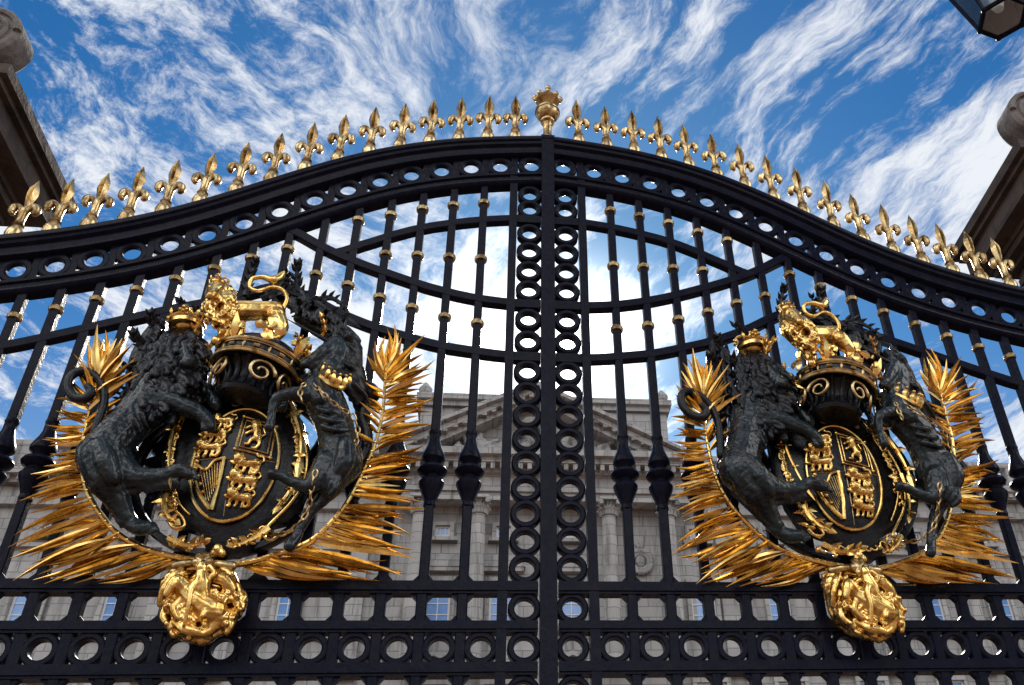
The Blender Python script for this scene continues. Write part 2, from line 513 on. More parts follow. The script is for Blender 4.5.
# engaged columns and pilasters with leafy capitals
def order(x, wd, round_, y, zb, zt, nm):
    s = MB(); hw = wd / 2
    if round_:
        ring = []
        for z, r in ((zb, hw), (zb + (zt - zb) * .4, hw * .99), (zt, hw * .86)):
            pr_ = []
            for kq in range(48):
                a = 2 * math.pi * kq / 48; rr = r * (1 - .05 * (kq % 2))
                pr_.append((x + rr * math.cos(a), y - .12 + rr * math.sin(a), z))
            ring.append(pr_)
        s.loft(ring)
    else: s.box(x - hw, x + hw, y - .22, y + .1, zb, zt)
    col = part(s, nm)
    c = MB(); H = .72
    yc = y - .12
    if round_: c.lathe([(hw * .9, zt), (hw * .95, zt + .08), (hw * .85, zt + .1), (hw * .9, zt + .35), (hw * 1.15, zt + H - .12)], (x, yc, 0), 16)
    else: c.box(x - hw * .92, x + hw * .92, y - .2, y + .1, zt, zt + H - .1)
    c.box(x - hw * 1.25, x + hw * 1.25, y - hw * (1.25 if round_ else .0) - .3, y + .12, zt + H - .12, zt + H - .003)
    for row, (zz, L) in enumerate(((zt + .08, .26), (zt + .3, .26))):
        m_ = 9 if round_ else 5
        for i in range(m_):
            if round_:
                a = math.pi + math.pi * (i + .5 * (row % 2)) / (m_ - 1); dx, dy = math.cos(a), math.sin(a)
                p = Vector((x + dx * hw * .9, yc + dy * hw * .9, zz))
            else:
                dx, dy = 0, -1; p = Vector((x + hw * 1.6 * ((i + .5 * (row % 2)) / (m_ - .5) - .45), y - .2, zz))
            c.tube([p, p + Vector((dx * .04, dy * .04, L * .6)), p + Vector((dx * .12, dy * .12, L * .95)), p + Vector((dx * .2, dy * .2, L * .8))], [.07, .075, .055, .03], 6)
    for sx in (-1, 1):
        vx = x + sx * hw * 1.1
        c.lathe([(.01, -.1), (.1, -.08), (.12, 0), (.1, .1), (.01, .12)], (vx, y - (hw if round_ else 0) - .28, zt + H - .22), 10, 'y')
    part(c, 'capital', parent=col, smooth=True)
for x, wd in ((-.80, .62), (4.25, .62), (-3.0, .62), (6.6, .62)):
    order(x, wd, True, YP + .25, 12.4, 18.40, 'column')
for x in (-9.6, -5.2, 8.95, 13.0, 15.1, 18.7, -11.8, -15.0, 22.6, -18.8):
    order(x, .75, False, YP + .9, 12.4, 18.22, 'pilaster')
# wreath on the plain right bay
wr = MB(); wr.lathe([(.34 + .11 * math.cos(a), .11 * math.sin(a)) for a in [2 * math.pi * k / 8 for k in range(8)]], (5.5, YP + .75, 16.9), 20, 'y', wrap=True)
for i in range(22):
    a = 2 * math.pi * i / 22; wr.sphere((5.5 + .42 * math.cos(a), YP + .70, 16.9 + .46 * math.sin(a)), .12, 6, 5)
wr.sphere((5.5, YP + .72, 16.9), .2, 8, 6, (1, .5, 1.3)); wr.sphere((5.5, YP + .70, 17.5), .17, 8, 6)
part(wr, 'carved_wreath', smooth=True)


def window(x, wd, z0, z1, y, hood=None, bars=2, rows=4):
    f = MB(); hw = wd / 2; t = .16
    f.box(x - hw - t, x - hw, y - .2, y + .05, z0 - .1, z1 + .16); f.box(x + hw, x + hw + t, y - .2, y + .05, z0 - .1, z1 + .16)
    f.box(x - hw, x + hw, y - .2, y + .05, z1, z1 + .16)
    fr = part(f, 'window')
    s = MB(); s.box(x - hw - .3, x + hw + .3, y - .30, y + .02, z0 - .26, z0 - .103); s.box(x - hw, x + hw, y - .06, y + .02, z0 - .1, z0); part(s, 'sill', parent=fr)
    p = MB(); p.box(x - hw, x + hw, y - .035, y - .005, z0, z1); part(p, 'pane', PANE, fr)
    q = MB()
    e = .07
    q.box(x - hw, x - hw + e, y - .065, y - .04, z0, z1); q.box(x + hw - e, x + hw, y - .065, y - .04, z0, z1)
    q.box(x - hw + e, x + hw - e, y - .065, y - .04, z0, z0 + e); q.box(x - hw + e, x + hw - e, y - .065, y - .04, z1 - e, z1)
    for i in range(1, bars): xx = x - hw + wd * i / bars; q.box(xx - .018, xx + .018, y - .06, y - .04, z0 + e, z1 - e)
    for i in range(1, rows): zz = z0 + (z1 - z0) * i / rows; q.box(x - hw + e, x + hw - e, y - .0605, y - .041, zz - .02, zz + .02)
    part(q, 'sash_frame', WFRAME, fr)
    if hood:
        k_ = MB(); zt = z1 + .35
        k_.box(x - hw - .35, x + hw + .35, y - .3, y + .02, zt, zt + .16)
        if hood == 'tri':
            for a0 in (-1, 1):
                k_.prism([(x + a0 * (hw + .42), zt + .163), (x, zt + .62), (x, zt + .78), (x + a0 * (hw + .45), zt + .33)], y - .36, y + .02)
            k_.prism([(x - hw - .2, zt + .164), (x + hw + .2, zt + .164), (x, zt + .62)], y - .14, y + .02)
        else:
            arc = [(x + (hw + .42) * math.cos(a), zt + .163 + .5 * math.sin(a)) for a in [math.pi * i / 12 for i in range(13)]]
            k_.prism(arc, y - .34, y + .02)
        part(k_, 'window_hood', parent=fr)


upper = [(-16.2, .95, 0), (-13.3, .75, 0), (-7.45, .75, 0), (-10.4, .75, 0), (-2.15, .9, 1), (.18, .9, 1), (2.78, .95, 1), (7.85, .95, 0), (10.85, .85, 0), (13.95, .8, 0), (17.1, .8, 0), (20.0, .85, 0), (-19.4, .9, 0), (23.2, .9, 0)]
for i, (x, wd, ctr) in enumerate(upper):
    yy = YP + (.85 if ctr else .9)
    z1 = 16.05
    window(x, wd, 14.35, z1, yy, rows=4, bars=2, hood=None if not ctr else ('arc' if i % 2 else 'arc'))
    window(x, wd * .62, 17.9, 18.32, yy, None, 3, 1)
    window(x, wd + .15, 9.6, 12.2, yy, 'tri' if i % 2 == 0 else 'arc', 2, 3)
    window(x, wd + .1, 4.6, 7.2, yy)

# ------------------------------------------------------------------ gate
A, PITCH = .202, .175
ZK = [6.278, 6.258, 6.23, 6.183, 6.128, 6.065, 5.974, 5.874, 5.771, 5.656, 5.551, 5.46, 5.388, 5.323, 5.278, 5.23]
BX = [A + PITCH * k for k in range(16)]
XK = [0.0] + BX + [3.002]; ZT = [6.300] + ZK + [5.20]
# light smoothing of the traced crown line
for _ in range(2): ZT = [ZT[0]] + [(ZT[i - 1] + 2 * ZT[i] + ZT[i + 1]) / 4 for i in range(1, len(ZT) - 1)] + [ZT[-1]]


def interp(x, X, Z):
    x = abs(x); i = 0
    while i < len(X) - 2 and x > X[i + 1]: i += 1
    t = (x - X[i]) / (X[i + 1] - X[i])
    a, b, c, e = Z[max(i - 1, 0)], Z[i], Z[i + 1], Z[min(i + 2, len(Z) - 1)]
    return .5 * (2 * b + (c - a) * t + (2 * a - 5 * b + 4 * c - e) * t * t + (3 * b - a - 3 * c + e) * t ** 3)


def top(x): return interp(x, XK, ZT)


def top_off(x, n):      # point on the crown line pushed n along its normal
    e = .03; s = (top(abs(x) + e) - top(max(abs(x) - e, 0))) / (e + min(abs(x), e)); L = math.hypot(1, s)
    return (abs(x) - s / L * n, top(x) + n / L)


BXs = [.02, .235, .425, .643, .836, 1.02, 1.202, 1.418, 1.5]; BZs = [4.945, 4.953, 4.978, 5.034, 5.105, 5.180, 5.271, 5.400, 5.45]
def rail_b(x): return interp(x, BXs, BZs) + .010
def rail_d(x):
    X = [.02, .25, .451, .675, .837, 1.045, 1.2]; Z = [5.60, 5.578, 5.543, 5.485, 5.42, 5.313, 5.235]
    return interp(x, X, Z) + .020
def rail_c(x):
    X = [.02, .252, .408, .564, .721, .9, 1.1, 1.3, 1.427, 1.60, 1.78, 1.95, 2.158, 2.306, 2.451, 2.614, 2.827, 3.0]
    Z = [4.588, 4.597, 4.617, 4.642, 4.687, 4.745, 4.835, 4.95, 4.995, 4.93, 4.86, 4.80, 4.722, 4.662, 4.605, 4.545, 4.485, 4.44]
    return interp(x, X, Z) + .008


TH = .056
def gate_leaf(sg, label):
    root = thing('gate_leaf', label, 'gate leaf', (sg * 2.98, .03, .02), 'gate leaves of the tall black and gold gate')
    og = (sg * 2.98, .03, .02)
    def P(mb, name, mat=IRON, parent=None, smooth=True, angle=35): return mb.build(name, mat, parent or root, og, smooth, angle)
    xe = 2.93; x0 = .046
    def path(fn, a, b, n=48): return [(sg * (a + (b - a) * i / n), fn(a + (b - a) * i / n)) for i in range(n + 1)]
    tp = [(sg * (x0 + (xe - x0) * i / 70), top(x0 + (xe - x0) * i / 70)) for i in range(71)]
    # crown rail and lower frieze rail, both moulded
    s = MB(); s.sweep(tp, [(-.030, -.035), (-.045, -.042), (-.066, -.042), (-.075, -.030), (-.090, -.026), (-.102, -.006), (-.135, -.004), (-.142, -.014), (-.160, -.014), (-.168, 0), (-.172, .055), (-.10, .060), (-.075, .085), (-.045, .092), (-.030, .085)])
    P(s, 'crown_rail')
    s = MB(); s.sweep(tp, [(-.325, .002), (-.333, -.012), (-.349, -.012), (-.356, .002), (-.386, .004), (-.392, -.014), (-.405, -.018), (-.418, -.012), (-.428, .004), (-.430, .055), (-.325, .055)])
    P(s, 'frieze_rail')
    # rings in the frieze between little posts
    for k in range(16):
        xm = .098 if k == 0 else BX[k - 1] + PITCH / 2
        sl = (top(xm + .03) - top(xm - .03)) / .06; cx, cz = xm, top(xm) - .240 * math.hypot(1, sl)
        r = MB(); r.ring((sg * cx, 0, cz), .083, .0460, .016, .052); P(r, 'ring')
    for k in range(16):
        a = top_off(BX[k], -.165); b = top_off(BX[k], -.330)
        xb = BX[k]; sl = (top(xb + .03) - top(xb - .03)) / .06; L_ = math.hypot(1, sl); a = (xb, top(xb) - .165 * L_); b = (xb, top(xb) - .33 * L_)
        s = MB(); s.box(sg * xb - .021, sg * xb + .021, .019, .050, b[1] - .01, a[1] + .02); P(s, 'frieze_post', smooth=False)
    # sagging, rising and side rails
    prof = [(0, .008), (-.006, .0), (-TH + .006, .0), (-TH, .008), (-TH, .046), (-TH + .006, .052), (-.006, .052), (0, .046)]
    s = MB(); s.sweep(path(rail_b, .222, 1.44), prof); P(s, 'sagging_rail')
    s = MB(); s.sweep(path(rail_d, .222, 1.19), [(n - .0015, y * .92 + .002) for n, y in prof]); P(s, 'rising_rail')
    s = MB(); s.sweep(path(rail_c, .222, xe), [(n, y * .96 + .001) for n, y in prof]); P(s, 'side_rail')
    # straight rails with corner brackets at every bar
    for z1, z0, nm in ((3.312, 3.254, 'rail'), (3.130, 3.079, 'rail'), (2.950, 2.893, 'rail'), (2.755, 2.70, 'rail'), (.55, .45, 'rail')):
        s = MB(); a, b = sorted((sg * x0, sg * xe))
        s.box(a, b, -.004, .052, z0, z1)
        s.box(a, b, -.012, .0, z0 + .012, z1 - .012) if nm else None
        for xb in BX[1:]:
            for q in (-1, 1):
                xs = sg * xb + q * .022
                if z1 > 3.2 or abs(z1 - 2.950) < .01: s.prism([(xs, z0 + .003), (xs + q * .030, z0 + .003), (xs, z0 - .030)], .008, .040)
                if abs(z1 - 3.130) < .01 or z1 > 3.2: s.prism([(xs, z1 - .003), (xs + q * .030, z1 - .003), (xs, z1 + .030)], .008, .040)
        P(s, nm, smooth=False)
    # rings along the lower bay and in the meeting column
    for k in range(16):
        xm = A * .52 if k == 0 else BX[k - 1] + PITCH / 2
        r = MB(); r.ring((sg * xm, 0, 3.014), .0725, .0440, .004, .056); P(r, 'ring')
    segs = [(2.755, 2.893), (3.130, 3.254), (3.312, 4.545), (4.598, 4.905), (4.958, 5.54), (5.600, 5.845)]
    for a, b in segs:
        n = max(1, round((b - a) / .1394)); st = (b - a) / n
        for i in range(n):
            r = MB(); r.ring((sg * .106, 0, a + st * (i + .5)), .0725, .0440, .006 + .002 * (i % 2), .052 + .002 * (i % 2)); P(r, 'ring')
    # meeting-column stile
    s = MB(); a, b = sorted((sg * .181, sg * .226)); s.box(a, b, -.008, .054, .45, top(.2) - .36); P(s, 'stile', smooth=False)
    for z1, yy in ((4.597, 1), (4.957, 1), (5.600, 1)):
        s = MB(); a, b = sorted((sg * .040, sg * .183)); s.box(a, b, .003, .049, z1 - TH, z1); P(s, 'stile_crosspiece', smooth=False)
    # bars
    for k in range(1, 16):
        xb = sg * BX[k]; zt = top_off(BX[k], -.39)[1]
        s = MB(); hw = .0195
        for hw, za, zb in ((.0235, .45, 3.27), (.0222, 3.27, zt)):
            c = .005
            sec = [(-hw + c, -hw), (hw - c, -hw), (hw, -hw + c), (hw, hw - c), (hw - c, hw), (-hw + c, hw), (-hw, hw - c), (-hw, -hw + c)]
            s.loft([[(xb + u, .025 + v, z) for u, v in sec] for z in (za, zb)])
        bar = P(s, 'bar', angle=30)
        # turned knop half way up
        kn = MB()
        kn.lathe([(.021, 4.110), (.029, 4.102), (.031, 4.09), (.027, 4.078), (.023, 4.068), (.027, 4.045), (.036, 4.010), (.050, 3.975), (.057, 3.955), (.056, 3.94), (.040, 3.925), (.034, 3.915),
                  (.050, 3.902), (.068, 3.888), (.072, 3.876), (.066, 3.864), (.040, 3.848), (.036, 3.838), (.052, 3.828), (.061, 3.812), (.058, 3.795), (.046, 3.765), (.034, 3.735), (.026, 3.712), (.030, 3.702), (.030, 3.69), (.021, 3.682)], (xb, .025, 0), 20)
        P(kn, 'knop', parent=bar)
        # gilt collars
        zs = []
        zlo = top_off(BX[k], -.43)[1]
        if BX[k] < 1.17: zs += [(zlo + rail_d(BX[k])) / 2 - .01, (rail_d(BX[k]) - TH + rail_b(BX[k])) / 2] if BX[k] < 1.05 else [(zlo + rail_b(BX[k])) / 2 + .06]
        if BX[k] < 1.17: zs.append((rail_b(BX[k]) - TH + rail_c(BX[k])) / 2 + .015)
        elif BX[k] < 1.40: zs.append((rail_b(BX[k]) - TH + rail_c(BX[k])) / 2 - .02)
        else: zs.append((zlo + rail_c(BX[k])) / 2)
        for z in zs:
            c = MB(); c.lathe([(.024, z - .017), (.033, z - .013), (.036, z - .005), (.034, z + .001), (.036, z + .006), (.033, z + .013), (.024, z + .017)], (xb, .025, 0), 18); P(c, 'collar', GOLDW, bar)
    # fleur-de-lis along the crown
    for k in range(16):
        xb = sg * BX[k]; zb = top(BX[k]) - .035; y = .025
        s = MB()
        s.lathe([(.030, zb - .03), (.041, zb + .03), (.045, zb + .055), (.040, zb + .08), (.030, zb + .098), (.024, zb + .115), (.031, zb + .122), (.024, zb + .130), (.021, zb + .165), (.023, zb + .215), (.026, zb + .232), (.018, zb + .25), (.010, zb + .275)], (xb, y, 0), 14)
        # the middle blade: a folded lozenge
        bl = [(.004, .235), (.020, .28), (.033, .345), (.029, .385), (.013, .430), (.0, .468)]
        rings = []
        for hw, zz in bl:
            hw = max(hw, .002); kk = .028 * min(1, hw / .03); rings.append([(xb - hw, y, zb + zz), (xb - hw * .40, y - kk, zb + zz), (xb, y - kk * .15, zb + zz), (xb + hw * .40, y - kk, zb + zz), (xb + hw, y, zb + zz), (xb, y + kk, zb + zz)])
        s.loft(rings)
        # curled side petals
        for q in (-1, 1):
            pts = [(0, .19), (.014, .225), (.027, .250), (.044, .258), (.058, .247), (.062, .226), (.055, .209), (.045, .210)]
            rad = [.011, .013, .016, .021, .023, .021, .016, .006]
            P3 = spline([(xb + q * u, y - .004, zb + v) for u, v in pts], 3); s.tube(P3, lerp(rad, 3), 9, 1.15)
        ra, rb = random.gauss(0, .06), random.gauss(0, .012); rc = random.gauss(0, .010)
        s.v = [(xb + (p[0] - xb) * math.cos(ra) - (p[1] - y) * math.sin(ra) + (p[2] - zb) * rb, y + (p[0] - xb) * math.sin(ra) + (p[1] - y) * math.cos(ra) + (p[2] - zb) * rc, p[2]) for p in s.v]
        P(s, 'fleur_de_lis', GOLDW, angle=42)
        bs = MB(); bs.lathe([(.045, zb - .025), (.045, zb + .012), (.036, zb + .018)], (xb, y, 0), 14); P(bs, 'finial_base')
    # hinge post
    s = MB(); a, b = sorted((sg * 2.935, sg * 3.0)); s.box(a, b, -.02, .07, .02, 5.02); P(s, 'hinge_post', smooth=False)
    return root, og, P


left, ogl, PLf = gate_leaf(-1, 'left leaf of the black iron gate carrying the centre post and crowned ball')
right, ogr, PRt = gate_leaf(1, 'right leaf of the black iron gate below the hanging lantern side')
s = MB(); s.box(-.038, .038, -.022, .066, .1, 6.262)
s.box(-.042, .042, -.026, .07, 6.262, 6.29)
post = PLf(s, 'meeting_post', smooth=False)
s = MB(); z = 6.27
s.lathe([(.042, z), (.043, z + .03), (.032, z + .055), (.027, z + .10), (.026, z + .15), (.030, z + .185), (.044, z + .198), (.046, z + .208), (.034, z + .216), (.04, z + .24)], (0, .025, 0), 24)
s.sphere((0, .025, z + .292), .077, 24, 16); s.lathe([(.074, z + .285), (.081, z + .288), (.081, z + .298), (.074, z + .301)], (0, .025, 0), 24)
s.lathe([(.05, z + .345), (.030, z + .366), (.028, z + .38), (.04, z + .39)], (0, .025, 0), 20)
fin = PLf(s, 'ball_finial', GOLDW)
s = MB(); z += .392
s.lathe([(.030, z - .02), (.066, z + .006), (.078, z + .016), (.076, z + .028), (.05, z + .024)], (0, .025, 0), 20)
for i in range(8):
    a = 2 * math.pi * i / 8; x, y = .078 * math.cos(a), .078 * math.sin(a)
    for u, dz, r_ in ((1.0, .030, .017), (1.06, .048, .021) if i % 2 == 0 else (1.0, .036, .016)): s.sphere((x * u, .025 + y * u, z + dz), r_, 7, 6)
s.sphere((0, .025, z + .030), .052, 12, 8, (1, 1, .8)); s.sphere((0, .025, z + .078), .018, 8, 6)
PLf(s, 'crown', GOLDW, fin)

# ------------------------------------------------------------------ coats of arms (traced on the left one, repeated on the right)
OG = Vector((-1.42, -.02, 3.10))
arms = thing('coat_of_arms', 'gilded coat of arms with black lion and unicorn on the left gate leaf', 'coat of arms', OG, 'gilt coats of arms on the gate')


def A_(mb, name, mat, parent=None, angle=40): return mb.build(name, mat, parent or arms, OG, True, angle)


# circular dark hoop behind the shield
c0 = at(232, 478, .05); hoop = MB()
hoop.lathe([(.405, -.06), (.435, -.066), (.44, -.045), (.435, -.012), (.405, -.012), (.40, -.045)], (c0.x, 0, c0.z + .05), 56, 'y', wrap=True)
A_(hoop, 'hoop', BRONZED)


def frond(stem, tips, seed, nm='palm_branch'):
    rnd = random.Random(seed)
    P = [at(x, y, .075 + .11 * i / len(stem)) for i, (x, y) in enumerate(stem)]
    S = spline(P, 5); n = len(S) - 1
    mb = MB()
    def stp(t): return S[min(max(int(round(t * n)), 0), n)]
    allt = []
    for i, (x, y, t) in enumerate(tips):
        allt.append((x, y, t, 0))
        if i + 1 < len(tips):
            x2, y2, t2 = tips[i + 1]
            for u in (rnd.uniform(.15, .35), rnd.uniform(.4, .6), rnd.uniform(.65, .85)):
                bx, by = (x + (x2 - x) * u, y + (y2 - y) * u)
                allt.append((bx, by, t + (t2 - t) * u, 1))
    for x, y, t, lay in allt:
        a = stp(t); dep = .025 + .06 * t + .135 * t * t + rnd.uniform(-.045, .05) + (-.03 if lay else .0)
        b = at(x, y, dep)
        if lay: b = a + (b - a) * rnd.uniform(.72, .97)
        L = (b - a).length
        if lay and rnd.random() < .12: continue
        mb.leaf(a + Vector((0, rnd.uniform(-.012, .016), 0)), b, min(.010 + .027 * L, .0255) * rnd.uniform(.75, 1.15), .8, rnd.uniform(-.03, .09), Vector((rnd.uniform(-.8, .8), -1, rnd.uniform(-.8, .8))), .40, 11, rnd.uniform(-.11, .11), True)
    o = A_(mb, nm, LEAFGOLD, None, 25)
    st = MB(); st.tube(S, [.016 - .010 * i / n for i in range(n + 1)], 8)
    for i in range(4, n, 2):
        p = S[i]; st.sphere(p + Vector((0, -.006, 0)), .011 - .005 * i / n, 6, 5)
    A_(st, 'stem', GOLD, o)
    return o


frond([(205, 563), (170, 556), (138, 546), (115, 531), (101, 515), (89, 495), (83, 475), (82, 455), (84, 436), (88, 415), (93, 396), (99, 378)],
      [(128, 579, .03), (100, 582, .07), (75, 584, .11), (46, 586, .17), (14, 580, .23), (30, 565, .29), (12, 558, .33), (11, 551, .36), (18, 537, .41), (28, 515, .46), (20, 501, .50), (37, 479, .56), (31, 474, .6), (49, 458, .66), (43, 442, .71), (47, 426, .76), (57, 411, .81), (59, 399, .85), (74, 354, .92), (81, 362, .9), (88, 340, .95), (97, 324, 1), (106, 331, 1), (117, 339, 1), (128, 336, .97), (133, 343, .94), (141, 372, .87), (136, 360, .91), (130, 395, .78), (126, 410, .72)], 3)
frond([(215, 566), (240, 564), (260, 560), (288, 551), (311, 541), (331, 523), (346, 504), (358, 482), (368, 461), (377, 438), (383, 410), (385, 383), (386, 372)],
      [(290, 578, .05), (325, 580, .1), (353, 581, .16), (380, 581, .2), (402, 577, .26), (416, 562, .33), (413, 550, .38), (390, 545, .4), (414, 537, .43), (405, 520, .46), (425, 512, .5), (423, 503, .54), (412, 480, .58), (424, 458, .62), (421, 460, .65), (424, 446, .68), (429, 426, .73), (431, 425, .76), (432, 412, .8), (433, 401, .84), (420, 395, .86), (432, 373, .88), (435, 360, .92), (425, 334, .97), (412, 352, .96), (394, 323, 1), (387, 328, 1), (375, 341, .97), (365, 355, .93), (362, 388, .86), (359, 402, .8), (352, 430, .74)], 5)

# cartouche with gilt trim
car = MB()
out = [(190, 392), (215, 393), (240, 394), (262, 397), (288, 402), (304, 424), (311, 455), (308, 490), (299, 513), (287, 523), (270, 527), (256, 533), (250, 550), (238, 556), (222, 556), (206, 549), (200, 534), (186, 529), (168, 520), (161, 497), (163, 460), (171, 428), (180, 405)]
car.prism([(p.x, p.z) for p in (at(x, y, .08) for x, y in out)], -.115, -.045, .10)
cart = A_(car, 'cartouche', BRONZED)
tr = MB()
def strip(mb, pts, r, sub=5, seg=7):
    P, _ = W(pts); mb.tube(spline(P, sub), r, seg)
strip(tr, [(194, 402, .12), (180, 420, .125), (171, 450, .125), (167, 480, .125), (172, 505, .125), (183, 518, .125), (184, 526, .13), (174, 528, .13), (168, 520, .13)], .0075)
strip(tr, [(187, 412, .12), (176, 440, .125), (172, 470, .125), (178, 500, .13), (190, 515, .13)], .005)
strip(tr, [(286, 404, .12), (299, 425, .125), (307, 455, .125), (304, 480, .125), (293, 500, .125), (279, 515, .125), (268, 526, .13), (264, 536, .13), (272, 540, .13), (280, 532, .13)], .0075)
strip(tr, [(292, 420, .12), (300, 450, .125), (297, 475, .13), (286, 495, .13), (272, 512, .13)], .005)
separate(A_(tr, 'gilt_trim', GOLD, cart))
# gilt scroll leaves down both sides and under the shield
orn = MB(); rnd = random.Random(11)
def curl(mb, x, y, d, s, a0, turn=1, r=1.6):
    pts = []
    for i in range(12):
        q = i / 11; a = a0 + turn * q * 4.6; rr = s * (1 - .78 * q)
        pts.append((x + rr * math.cos(a), y + rr * math.sin(a), d + .012 * q, r * (1 - .5 * q)))
    P, rad = W(pts); mb.tube(P, rad, 7); mb.sphere(P[-1], rad[-1] * 1.7, 7, 6)
for (x, y) in ((170, 508), (166, 516), (175, 520), (168, 500), (178, 530)):
    P, _ = W([(x + rnd.uniform(-3, 3), y, .12)]); orn.leaf(P[0] + Vector((.03, 0, .0)), P[0] + Vector((rnd.uniform(-.06, -.02), -.02, rnd.uniform(-.06, .04))), .016, .8)
for (x, y, s, a, t) in ((176, 541, 7, 0, 1), (188, 545, 6, 2, -1), (199, 541, 5, 1, 1), (207, 540, 4.5, 3, -1), (230, 541, 5, 0, 1), (240, 540, 5, 3, -1), (252, 537, 7, 1, 1), (262, 531, 6, 0, -1), (294, 413, 6, 0, 1), (299, 430, 6, 2, -1), (300, 448, 6, 1, 1), (297, 462, 5, 3, -1), (292, 478, 5, 0, 1), (172, 465, 4, 0, 1), (175, 435, 5, 2, -1), (183, 410, 5, 1, 1)):
    curl(orn, x, y, .125, s, a, t)
for (x, y, r) in ((218, 549, 8), (214, 553, 6), (222, 553, 6), (172, 543, 5), (182, 540, 5), (192, 546, 4), (256, 535, 6), (246, 541, 4), (296, 421, 4), (301, 440, 4.5), (297, 470, 4)):
    P, q = W([(x, y, .12, r * .75)]); orn.sphere(P[0], q[0], 9, 7, (1, .8, 1))
for i in range(26):
    t = i / 25; x, y = 181 - 11 * math.sin(t * 2.6), 408 + 100 * t
    curl(orn, x + rnd.uniform(-2, 2), y, .125, rnd.uniform(2.6, 4.5), rnd.uniform(0, 6), rnd.choice((-1, 1)), 1.7)
    x, y = 291 + 9 * math.sin(t * 2.9), 406 + 88 * t
    curl(orn, x + rnd.uniform(-2, 2), y, .125, rnd.uniform(2.6, 4.5), rnd.uniform(0, 6), rnd.choice((-1, 1)), 1.7)
separate(sculpt(orn, .0040, 'gilt_scrollwork', GOLD, cart, OG, 1))

# shield: domed oval, gilt rim
SC = Vector((-1.405, -.115, 3.805)); SA, SB = .183, .288
def sh(u, v, lift=0.0):          # point on the shield's face, u, v in -1..1
    r2 = min(u * u + v * v, 1.0)
    return Vector((SC.x + u * SA, SC.y - .055 * math.sqrt(1 - .85 * r2) - lift, SC.z + v * SB))
shd = MB(); rings = []
for rr in (0.02, .25, .5, .75, .92, 1.0): rings.append([sh(rr * math.cos(a), rr * math.sin(a)) for a in (2 * math.pi * k / 40 for k in range(40))])
rings.append([Vector((p.x, SC.y + .03, p.z)) for p in rings[-1]])
shd.loft(rings)
shield = A_(shd, 'shield', BRONZED)
rim = MB(); rim.tube([sh(math.cos(a) * 1.0, math.sin(a) * 1.0, .004) for a in (2 * math.pi * k / 56 for k in range(56))], .0078, 8, closed=True)
A_(rim, 'rim', GOLD, shield)
cross = MB(); cross.tube([sh(0, v / 10 * .92, .001) for v in range(-10, 11)], .0022, 6); cross.tube([sh(u / 10 * .92, 0.02, .001) for u in range(-10, 11)], .0028, 6)
A_(cross, 'quartering', GOLDW, shield)


def small_lion(mb, u, v, s):
    """walking lion facing left, about s wide in shield units"""
    def L(pts, k=1.0):
        P = [sh(u + a * s, v + b * s * SA / SB, .010 + c) for a, b, c, r in pts]; r = [q[3] * s * SA * 1.55 for q in pts]
        mb.tube(spline(P, 3), lerp(r, 3), 8)
        for p, q in zip(P, r): mb.sphere(p, q, 8, 6)
    L([(-.22, .05, .004, .13), (.0, .02, .002, .10), (.25, .04, 0, .12)])
    L([(-.30, .18, .008, .15), (-.36, .25, .010, .10), (-.45, .22, .012, .055)])
    L([(-.26, -.02, .006, .07), (-.36, -.18, .004, .05), (-.34, -.33, .003, .04), (-.42, -.34, .003, .04)])
    L([(-.28, .05, .006, .06), (-.45, .0, .004, .045), (-.56, .06, .004, .04)])
    L([(-.12, -.05, .002, .06), (-.10, -.22, .002, .045), (-.16, -.34, .002, .04)])
    L([(.26, .0, .002, .09), (.33, -.18, .002, .055), (.27, -.33, .002, .04), (.19, -.34, .002, .04)])
    L([(.15, -.02, .0, .07), (.12, -.2, .0, .05), (.08, -.34, .0, .04)])
    L([(.34, .1, 0, .03), (.48, .18, 0, .028), (.42, .34, 0, .028), (.28, .34, 0, .03), (.22, .42, .0, .045)])
def uvpx(x, y):
    p = at(x, y, .165); return ((p.x - SC.x) / SA, (p.z - SC.z) / SB)
lions = [(224, 421), (215.5, 434.5), (210.5, 448.5), (249, 465.5), (245, 481.5), (240.5, 498)]
for i, (x, y) in enumerate(lions):
    mb = MB(); u, v = uvpx(x, y); small_lion(mb, u, v, .70 if i not in (0, 5) else .62); sculpt(mb, .0030, 'lion_charge', GOLD, shield, OG, 1, .004, .012)
# upright lion in its double frame
mb = MB(); u, v = uvpx(256, 433); s_ = .56
def LR(pts):
    P = [sh(u + a * s_, v + b * s_ * SA / SB * 1.15, .010 + c) for a, b, c, r in pts]; r = [q[3] * s_ * SA * 1.5 for q in pts]
    mb.tube(spline(P, 3), lerp(r, 3), 8)
    for p, q in zip(P, r): mb.sphere(p, q, 8, 6)
LR([(.12, -.25, 0, .13), (.05, 0, 0, .11), (-.02, .25, .002, .15), (-.06, .45, .004, .13), (-.18, .45, .005, .07)])
LR([(.0, .22, 0, .07), (-.25, .28, 0, .05), (-.42, .18, 0, .05)]); LR([(-.02, .12, 0, .07), (-.25, .02, 0, .05), (-.38, -.08, 0, .05)])
LR([(.1, -.28, 0, .1), (-.12, -.35, 0, .06), (-.2, -.55, 0, .05), (-.32, -.55, 0, .05)]); LR([(.15, -.3, 0, .1), (.25, -.5, 0, .06), (.15, -.7, 0, .05), (.02, -.72, 0, .05)])
LR([(.2, -.2, 0, .04), (.4, -.05, 0, .035), (.3, .2, 0, .035), (.45, .4, 0, .05)])
sculpt(mb, .0032, 'upright_lion_charge', GOLD, shield, OG, 1)
fr = MB()
q4 = [uvpx(*p) for p in ((244, 415.5), (276, 424), (270, 457), (235.5, 450))]
